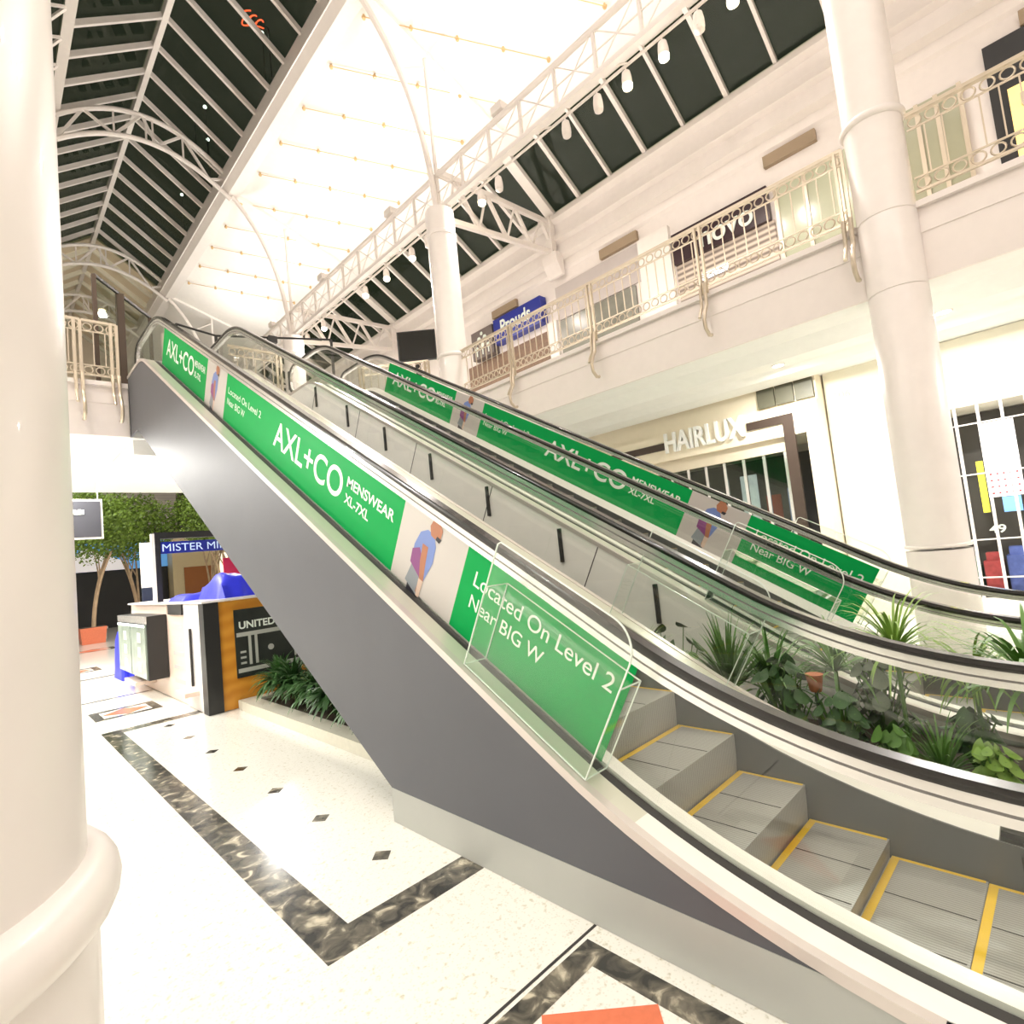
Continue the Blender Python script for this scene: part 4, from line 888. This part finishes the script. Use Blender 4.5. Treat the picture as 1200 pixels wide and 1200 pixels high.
# blue cloths
def cloth(name, label, x0, x1, y0, y1, z0, z1, seed):
    rng = random.Random(seed); n = 12; mb = MB(); 
    for j in range(n + 1):
        for i in range(n + 1):
            u, v = i / n, j / n; e = min(u, 1 - u, v, 1 - v); hh = z0 + (z1 - z0) * min(1, (e * 5) ** .5 if e > 0 else 0) * (.82 + .18 * sin(u * 9 + seed) * cos(v * 7))
            fl = .03 * sin(u * 23 + seed) if e == 0 else 0
            mb.v.append((x0 + (x1 - x0) * u, y0 + (y1 - y0) * v + fl, hh))
    for j in range(n):
        for i in range(n): a = j * (n + 1) + i; mb.f.append((a, a + 1, a + n + 2, a + n + 1))
    b0 = [i for i in range(n + 1)] + [(n + 1) * k + n for k in range(1, n + 1)] + [(n + 1) * n + i for i in range(n - 1, -1, -1)] + [(n + 1) * k for k in range(n - 1, 0, -1)]
    mb.f.append(tuple(b0)[::-1])
    return tag(build(name, mb, M_BLUE, None, True), label, 'cover')
cloth('blue_cover', 'bright blue cloth cover draped over goods on the kiosk counter', 2.62, 3.5, 9.1, 10.3, 1.601, 2.02, 3)
cloth('blue_cover', 'low fold of blue cloth on the kiosk counter edge', 2.42, 3.1, 10.3, 11.4, 1.601, 1.72, 5)
cl = cloth('blue_cover', 'blue cloth covered stand at the far left of the kiosk', 2.15, 2.6, 14.2, 15.2, .002, 1.35, 8)
# hanging dark sign
t = thing('hanging_sign', 'dark hanging sign with white border and white words, beside the near column', 'sign', (1.6, 14, 3.4))
build('border', MB().box(.6, 1.92, 14.0, 14.05, 2.99, 3.81), M_WHITE, t)
build('face', MB().box(.63, 1.885, 13.99, 14.0, 3.03, 3.77), mat('slate_face', (.07, .07, .08), .9, spec=.1), t)
b = MB(); rg = random.Random(4); u_ = .8
while u_ < 1.60:
    w_ = rg.uniform(.03, .07); b.box(u_, u_ + w_, 13.983, 13.989, 3.50 - rg.uniform(0, .02), 3.57 + rg.uniform(0, .03)); u_ += w_ + rg.uniform(.0, .012)
u_ = .8
while u_ < 1.28:
    w_ = rg.uniform(.025, .05); b.box(u_, u_ + w_, 13.983, 13.989, 3.64, 3.68 + rg.uniform(0, .02)); u_ += w_ + rg.uniform(.0, .012)
build('blurred_wording', b, M_LETT, t)
for x in (.9, 1.85): build('hanger', MB().tube([(x, 14.02, 3.81), (x, 14.02, 4.69)], .012, 6), M_WHITE, t)

# ================================================================== FAR AREA: trees, planters, shops
def tree(x, y, label, h=4.6, seed=1):
    rng = random.Random(seed); t = thing('tree', label, 'tree', (x, y, .6), 'indoor trees beyond the bridge')
    b = MB(); tops = []
    for i in range(4):
        a = rng.uniform(0, 6.28); p0 = Vector((x + .06 * cos(a), y + .06 * sin(a), .6)); p2 = Vector((x + .75 * cos(a), y + .6 * sin(a), h * .75)); p1 = Vector((x + .12 * cos(a), y + .1 * sin(a), h * .45))
        q = bez(p0, p1, p2, 8); b.tube(q, [.07 - .04 * k / 8 for k in range(9)], 7); tops.append(p2)
        b.tube(bez(q[5], q[5] + Vector((.2 * cos(a + 1), .2 * sin(a + 1), .4)), q[5] + Vector((.5 * cos(a + 1.2), .5 * sin(a + 1.2), 1.2)), 5), [.035, .03, .028, .024, .02, .015], 5)
    build('trunk', b, M_BARK, t, True)
    f = MB()
    for k in range(6500):
        while True:
            u = Vector((rng.uniform(-1, 1), rng.uniform(-1, 1), rng.uniform(-1, 1)))
            if .25 < u.length < 1: break
        lump = 1 + .18 * sin(u.x * 7 + seed) * cos(u.y * 6 + u.z * 5)
        c0 = Vector((x + u.x * 1.75 * lump, y + u.y * 1.6 * lump, h + u.z * 1.55 * lump)); sz = rng.uniform(.045, .09)
        n_ = Vector((rng.uniform(-1, 1), rng.uniform(-1, 1), rng.uniform(-1, 1))).normalized(); uu = n_.orthogonal().normalized(); vv = n_.cross(uu)
        f.add([c0 - uu * sz, c0 - vv * sz * .6, c0 + uu * sz, c0 + vv * sz * .6], [(0, 1, 2, 3)])
    build('crown', f, M_TREE, t)
for i, (x, y, l, h_) in enumerate(((3.2, 27.0, 'leafy tree with pale trunks, behind the hanging sign', 4.7), (5.4, 30.6, 'leafy tree with pale forked trunks, left of the portal frame', 4.8), (8.2, 27.3, 'bushy tree partly hidden by the escalator side', 5.0), (8.9, 32.0, 'bushy tree farther back at the right', 5.4), (1.7, 31.4, 'tree farthest left, beside the near column', 5.0))):
    tree(x, y, l, h_, i + 2)
    p = thing('tree_planter', ('orange', 'orange', 'dark grey', 'dark grey', 'dark grey')[i] + ' box planter holding the ' + ('first tree', 'second tree left of the portal', 'tree hidden by the escalator', 'right back tree', 'leftmost tree')[i], 'planter', (x, y, 0), 'tree planters')
    m = M_ORNG if i < 2 else M_GREYM
    mb = MB(); mb.add([(x + a * w, y + b_ * w, z) for z, w in ((.002, .36), (.62, .42)) for a, b_ in ((-1, -1), (1, -1), (1, 1), (-1, 1))], [(3, 2, 1, 0), (4, 5, 6, 7), (0, 1, 5, 4), (1, 2, 6, 5), (2, 3, 7, 6), (3, 0, 4, 7)])
    build('box', mb, m, p); build('soil', MB().box(x - .38, x + .38, y - .38, y + .38, .61, .625), M_SOIL, p)
t = thing('far_shop', 'far shop with black front and blue and white sign', 'shopfront', (3.5, 37, 0))
build('front', MB().box(0, 8.0, 37, 38, .002, 3.1), M_BLACK, t)
build('sign_board', MB().box(0, 8.0, 36.9, 37, 3.1, 4.6), mat('sky_blue_sign', (.12, .42, .85), .4, emit=(.2, .5, 1), es=.35), t)
build('printed_shape', MB().py([(2.0, 3.1), (6.0, 3.1), (6.0, 3.5), (4.2, 4.4), (3.4, 3.6)], 36.85, 36.9), mat('sign_white', (.9, .85, .85), .5, emit=(1, .95, .95), es=.4), t)
t = thing('far_shop', 'far cream and timber shop right of the black one', 'shopfront', (10, 36, 0))
build('front', MB().box(8.05, 13.2, 36, 38, .002, 4.6), mat('cream_shop', (.85, .70, .42), .5), t)
build('doorway', MB().box(8.6, 10.2, 35.95, 36, .002, 2.9), mat('timber_door', (.42, .15, .04), .5), t)
build('lit_window', MB().box(10.5, 13.0, 35.95, 36, .8, 3.6), emat('far_window', (1, .9, .7), 1.3), t)
t = thing('banner', 'crimson banner panel just behind the kiosk', 'banner', (4.4, 12.6, 1.6))
build('panel', MB().box(3.75, 4.9, 12.6, 12.63, 1.6, 2.35), mat('crimson', (.5, .01, .07), .5), t)
t = thing('stool', 'small grey bench in front of the far black shop', 'bench', (3.4, 29, 0))
build('seat', MB().box(3.0, 3.9, 28.4, 28.9, .42, .5), M_PLIN, t)
for x in (3.05, 3.77): build('leg', MB().box(x, x + .08, 28.45, 28.85, .002, .42), M_PLIN, t)
t = thing('display_board', 'white board with dark lower half behind the portal post', 'board', (2.6, 16, 0))
build('white_panel', MB().box(2.90, 3.14, 16, 16.06, 1.9, 3.0), M_WHITE, t); build('dark_panel', MB().box(2.90, 3.14, 16, 16.06, .6, 1.9), mat('navy_panel', (.02, .03, .06), .4), t)
build('leg', MB().box(2.92, 2.98, 16, 16.06, .002, .6), M_GREYM, t)
area((3.0, 24, 8.5), 6, 500, NEUT, (4.0, 28, 2), 6)  # soft fill over the far trees, without a lamp fixture
# upper far level: louvred fronts seen through the bridge railing
t = thing('louvred_front', 'cream louvred shopfront at the far end of the upper level', 'shopfront', (3, 19.6, Z2))
build('louvre_panel', MB().box(-2.8, 9.3, 39.8, 39.95, 5.66, 7.9), M_SLATG, t)
t = thing('upper_kiosk', 'dark low counter on the bridge behind the railing', 'counter', (2.0, 15.5, Z2))
build('body', MB().box(1.2, 3.0, 15.5, 16.2, 5.655, 6.35), mat('plum_counter', (.10, .08, .10), .5), t); build('top', MB().box(1.15, 3.05, 15.45, 16.25, 6.35, 6.40), M_WHITE, t)
# glowing shapes above the roof, added for reflections in the skylight glass
t = thing('neon_reflection', 'small red neon reflection in the skylight, added as glowing script above the glass', 'sign', (6.5, 15.6, 18.8))
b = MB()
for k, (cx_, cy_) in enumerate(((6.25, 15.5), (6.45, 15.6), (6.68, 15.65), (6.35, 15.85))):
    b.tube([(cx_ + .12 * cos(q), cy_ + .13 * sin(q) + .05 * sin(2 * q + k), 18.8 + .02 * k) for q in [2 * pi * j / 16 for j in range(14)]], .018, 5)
build('added_mast', MB().bar((6.9, 15.6, 15.46), (6.9, 15.6, 18.8), .03).bar((6.2, 15.6, 18.84), (6.9, 15.6, 18.84), .02), M_BLACK, t)  # made-up mast, only carries the reflection shapes
build('tube', b, emat('red_reflection_glow', (1, .08, .03), 5), t)
for x, y, l in ((6.8, 15.85, 'beside the red reflection'), (6.25, 19.85, 'in the middle of the skylight'), (6.13, 20.67, 'just below the middle one'), (6.77, 21.4, 'small one near the gutter'), (6.81, 25.35, 'farthest one')):
    rt = thing('skylight_reflection', 'tiny white reflection in the skylight, added as a glowing spot above it, ' + l, 'lamp', (x, y, 18.8), 'added skylight reflections')  # white reflections in the glass, added as glowing spots on made-up masts
    build('added_mast', MB().bar((x, y, (zc(x) + .13) if x > 6.7 else (18.03 - .728 * (x - 4.17) + .02)), (x, y, 18.75), .02), M_BLACK, rt)
    build('lens', MB().lathe([(.01, 18.74), (.05, 18.76), (.06, 18.8), (.04, 18.84)], x, y, 10), emat('white_reflection_glow', (.85, .92, 1), 6), rt, True)  # added glowing spot for the white reflection, not a lamp lens
